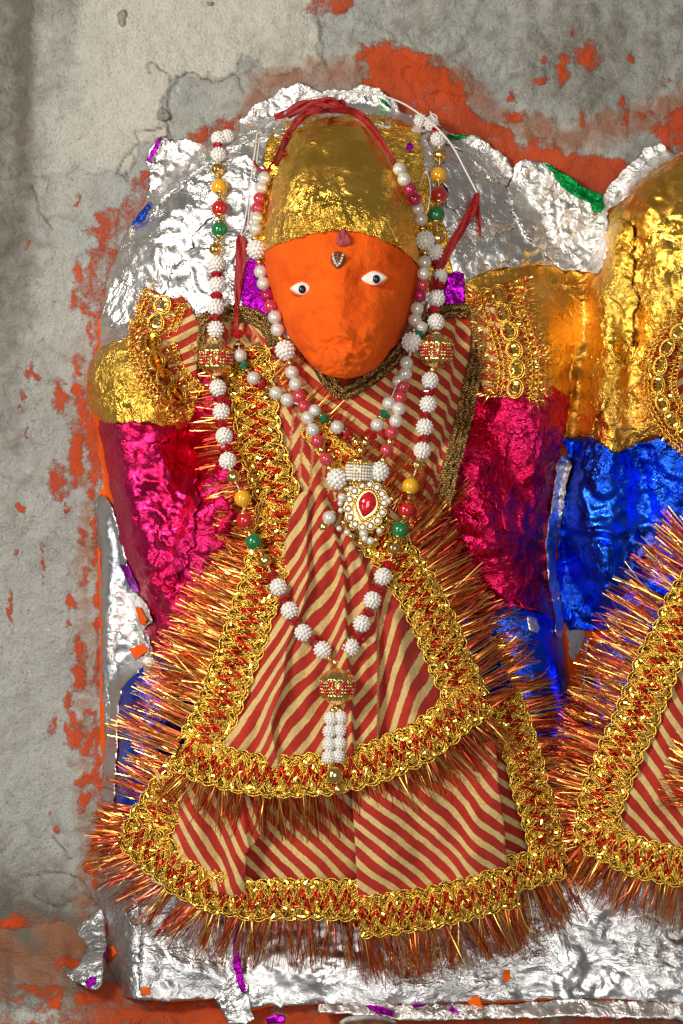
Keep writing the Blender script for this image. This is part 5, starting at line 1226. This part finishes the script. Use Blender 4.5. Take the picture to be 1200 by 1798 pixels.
def plate(bm):
    prof = [(46,-4),(49,0),(44,4),(30,6),(27,5),(20,5)]
    n = 40; rings = []
    for r, d in prof:
        ring = []
        for k in range(n):
            a = k*2*math.pi/n; rr_ = r*(1+.07*math.cos(a*13)*(r > 40)); tx = math.cos(a)*.80; ty = math.sin(a)*(1.0 if math.sin(a) > 0 else 1.04)
            x = rr_*tx; z = rr_*ty; c, s_ = math.cos(-.28), math.sin(-.28)
            ring.append(bm.verts.new((x*c-z*s_, -d, x*s_+z*c)))
        rings.append(ring)
    for a, b in zip(rings[:-1], rings[1:]):
        for k in range(n): bm.faces.new((a[k], b[k], b[(k+1) % n], a[(k+1) % n]))
    bm.faces.new(rings[-1]); bmesh.ops.recalc_face_normals(bm, faces=bm.faces)
pend = sub('pendant', plate, [M['bead_gold']], choker, P(PC[0], PC[1], pd))
def local(x, z, d): return P(PC[0]+x, PC[1]-z, pd+d)
def tear(rx, rz, dp):
    def f(bm):
        g = bmesh.ops.create_icosphere(bm, subdivisions=3, radius=1)
        for v in g['verts']:
            t = (v.co.z+1)/2; w_ = (1 if v.co.z > 0 else 1-abs(v.co.z)**1.6*.62)
            v.co = Vector((v.co.x*rx*w_, v.co.y*dp, v.co.z*rz))
    return f
sub('ruby', tear(15.5, 22, 10), [M['ruby']], pend, local(2, 2, 8), rot=.28)
def rope(bm):
    for k in range(34):
        a = k*2*math.pi/34; w_ = 1 if math.sin(a) > 0 else 1-abs(math.sin(a))**1.6*.5
        x = 20*math.cos(a)*w_; z = 27*math.sin(a); c, s_ = math.cos(-.28), math.sin(-.28)
        ico(bm, 3.1, (x*c-z*s_+2, -7, x*s_+z*c+2), 1)
sub('rope_setting', rope, [M['bead_gold']], pend, P(PC[0], PC[1], pd))
def gem(bm): lat(bm, [(.45,-.5),(.95,-.1),(1,.05),(.62,.5)], 8)
gem_me = bm_mesh('crystal', gem, [M['crystal']], False); set_me = bm_mesh('setting', lambda bm: lat(bm, [(1.1,-.6),(1.22,-.1),(1.16,.12),(1.02,.05)], 14), [M['bead_gold']])
for k in range(14):
    a = math.radians(90+k*360/14+8); x = 34*.86*math.cos(a)*(1.05); z = 38*math.sin(a); c, s_ = math.cos(-.28), math.sin(-.28)
    xx, zz = x*c-z*s_, x*s_+z*c
    for nm, me, dd in (('crystal', gem_me, 8), ('setting', set_me, 6)):
        o_ = bpy.data.objects.new(nm, me); o_.rotation_euler = (math.radians(90), 0, 0); o_.scale = (6.4*S,)*3; o_.location = local(xx, zz, dd); link(o_, pend)
for k, (x, z, r) in enumerate([(-42,14,8),(-45,4,5),(-39,-30,6),(-47,-40,5),(-33,-47,6),(-26,-54,5),(-4,-49,8),(-2,-58,6),(-9,-66,7),(8,-62,7),(24,-44,6),(30,-38,6),(34,14,6),(40,8,5),(46,12,5),(-44,-8,5),(-26,30,5),(18,-60,5)]):
    o_ = place('pearl' if k % 3 != 2 else 'tiny', local(x, z, 4+(k % 3)*2), r, (0,0,1), pend, name='seed_pearl')

# ================================================================ ribbons and threads
def ribbon(name, pts, width, parent=None, label=None, cat=None, mat='satin', twist=None, th=1.4):
    """pts (x, y, depth[, width factor]); flat satin band with slight curl"""
    p = spline([(a[0], a[1], a[2], a[3] if len(a) > 3 else 1.0) for a in pts], 3)
    n = len(p); W3 = PA(p[:,0], p[:,1], p[:,2]); T_ = np.gradient(W3, axis=0); T_ /= np.linalg.norm(T_, axis=1, keepdims=True)+1e-12
    V = []; F = []; m = 9
    for i in range(n):
        a = (twist(i/(n-1)) if twist else 0)+.25*math.sin(i*.21+pts[0][0])
        face = Vector((0,-1,0)); t = Vector(T_[i]); u = t.cross(face).normalized(); nn = u.cross(t).normalized()
        u2 = u*math.cos(a)+nn*math.sin(a); n2 = nn*math.cos(a)-u*math.sin(a)
        for side_ in (1, -1):
            for j in range(m):
                s_ = (j/(m-1)-.5)*side_
                c_ = Vector(W3[i])+u2*(s_*width*p[i,3]*S)-n2*(((1-(2*s_)**2)*1.6*math.sin(i*.13+1)+1.5*math.sin(s_*9+i*.23)*(p[i,3] > .5)+.8*math.sin(s_*17-i*.4))*S)+n2*(side_*th*.5*S)
                V.append(c_)
    k = 2*m
    for i in range(n-1):
        for j in range(k): F.append((i*k+j, i*k+(j+1) % k, (i+1)*k+(j+1) % k, (i+1)*k+j))
    F.append(tuple(range(k))[::-1]); F.append(tuple((n-1)*k+j for j in range(k)))
    o_ = mesh(name, V, F, M[mat], parent)
    if label: tag(o_, label, cat)
    return o_
tie = thing('ribbon', 'red satin ribbon tied round the top of the gold crown, both ends hanging', 'ribbon', (590,200,190))
hh_ = lambda x, y: float(surfmax(x, y, 8))
ribbon('ribbon_band', [(612,196,hh_(612,200)+8,.5),(575,194,hh_(575,205)+8,.7),(540,200,hh_(540,215)+8,.8),(520,216,hh_(520,225)+8),(505,240,hh_(505,240)+8),(494,266,hh_(494,266)+8,.9),(482,288,hh_(482,288)+7,.7),(472,298,hh_(472,298)+8,.5),(462,300,hh_(462,300)+10,.35),(452,294,hh_(452,294)+8,.3),(446,283,hh_(446,283)+7,.25)], 15, tie)
ribbon('ribbon_band', [(580,196,hh_(580,205)+8,.6),(606,192,hh_(606,200)+12),(634,204,hh_(634,206)+10),(656,228,hh_(656,228)+8),(672,254,hh_(672,254)+8,.9),(686,276,hh_(686,276)+8,.75),(698,294,hh_(698,294)+8,.5)], 13, tie)
ribbon('ribbon_loop', [(482,206,80,.6),(506,198,100,1.1),(530,186,112,1.4),(552,184,116,1.1),(580,178,120,1.2),(598,190,120,.6)], 15, tie, twist=lambda t: .5*math.sin(t*6))
ribbon('ribbon_loop', [(505,206,92,.6),(525,192,112,1.2),(555,180,122,1.0),(590,192,126,.7)], 12, tie, twist=lambda t: -.7+.9*t)
ribbon('ribbon_loop', [(588,188,110,.6),(600,178,116,.9),(608,190,112,.4)], 10, tie)
lr = thing('ribbon', 'red ribbon hanging on a white thread left of the face, down to the choker', 'ribbon', (418,500,130))
sd = lambda x, y: float(surfmax(x, y, 8))
ribbon('ribbon_band', [(421,412,sd(421,412)+10,.35),(424,424,sd(424,424)+12,1),(424,450,sd(424,450)+12,1),(420,490,sd(420,490)+13,.8),(417,530,sd(417,530)+12,.5),(415,560,sd(415,560)+8,.45),(416,580,sd(416,580)+8,.4)], 19, lr)
ribbon('ribbon_tail', [(423,412,sd(423,412)+8,.4),(431,392,sd(431,392)+8,.3),(434,378,sd(434,378)+8,.15)], 10, lr)
place('xr', P(419, 587, sd(419, 587)+12), 10, (0,0,1), lr, name='knot_bead')
tubes('thread', [(PA(*np.array([(a, b, sd(a, b)+c) for a, b, c in spline([(452,235,2),(446,280,6),(438,340,6),(430,390,8),(423,412,11)], 6)]).T), 1.6*S, 0), (PA(*np.array([(a, b, sd(a, b)+c) for a, b, c in spline([(456,245,2),(450,290,6),(440,350,5),(434,400,8),(424,414,11)], 6)]).T), 1.2*S, 0)], [M['thread_white']], lr, 5, kind=None)
rrb = thing('ribbon', 'slanting red ribbon with a short tail, knotted to a white thread right of the face', 'ribbon', (835,345,130))
ribbon('ribbon_band', [(839,338,sd(839,338)+8,.4),(834,356,sd(834,356)+12,1),(818,390,sd(818,390)+14,1),(798,422,sd(798,422)+16,1),(780,455,sd(780,455)+20,1),(768,482,sd(768,482)+24,.9),(758,512,sd(758,512)+22,.5)], 15, rrb)
ribbon('ribbon_tail', [(836,350,sd(836,350)+10,.9),(840,375,sd(840,375)+10,1),(842,398,sd(842,398)+8,.8),(843,414,sd(843,414)+6,.3)], 9, rrb)
tubes('thread', [(PA(*np.array([(a, b, c) for a, b, c in spline([(500,200,100),(530,178,70),(580,165,60),(640,162,56),(700,178,60),(745,206,80),(775,232,96),(798,262,110),(818,300,120),(838,338,135)], 6)]).T), 1.9*S, 0),
  (PA(*np.array([(a, b, c) for a, b, c in spline([(752,208,90),(760,200,86),(768,206,90),(764,212,92),(756,196,84)], 3)]).T), 1.3*S, 0), (PA(*np.array([(a, b, c) for a, b, c in spline([(738,330,150),(748,300,140),(756,330,150),(752,370,152)], 5)]).T), 1.0*S, 0)], [M['thread_white']], rrb, 5, kind=None)
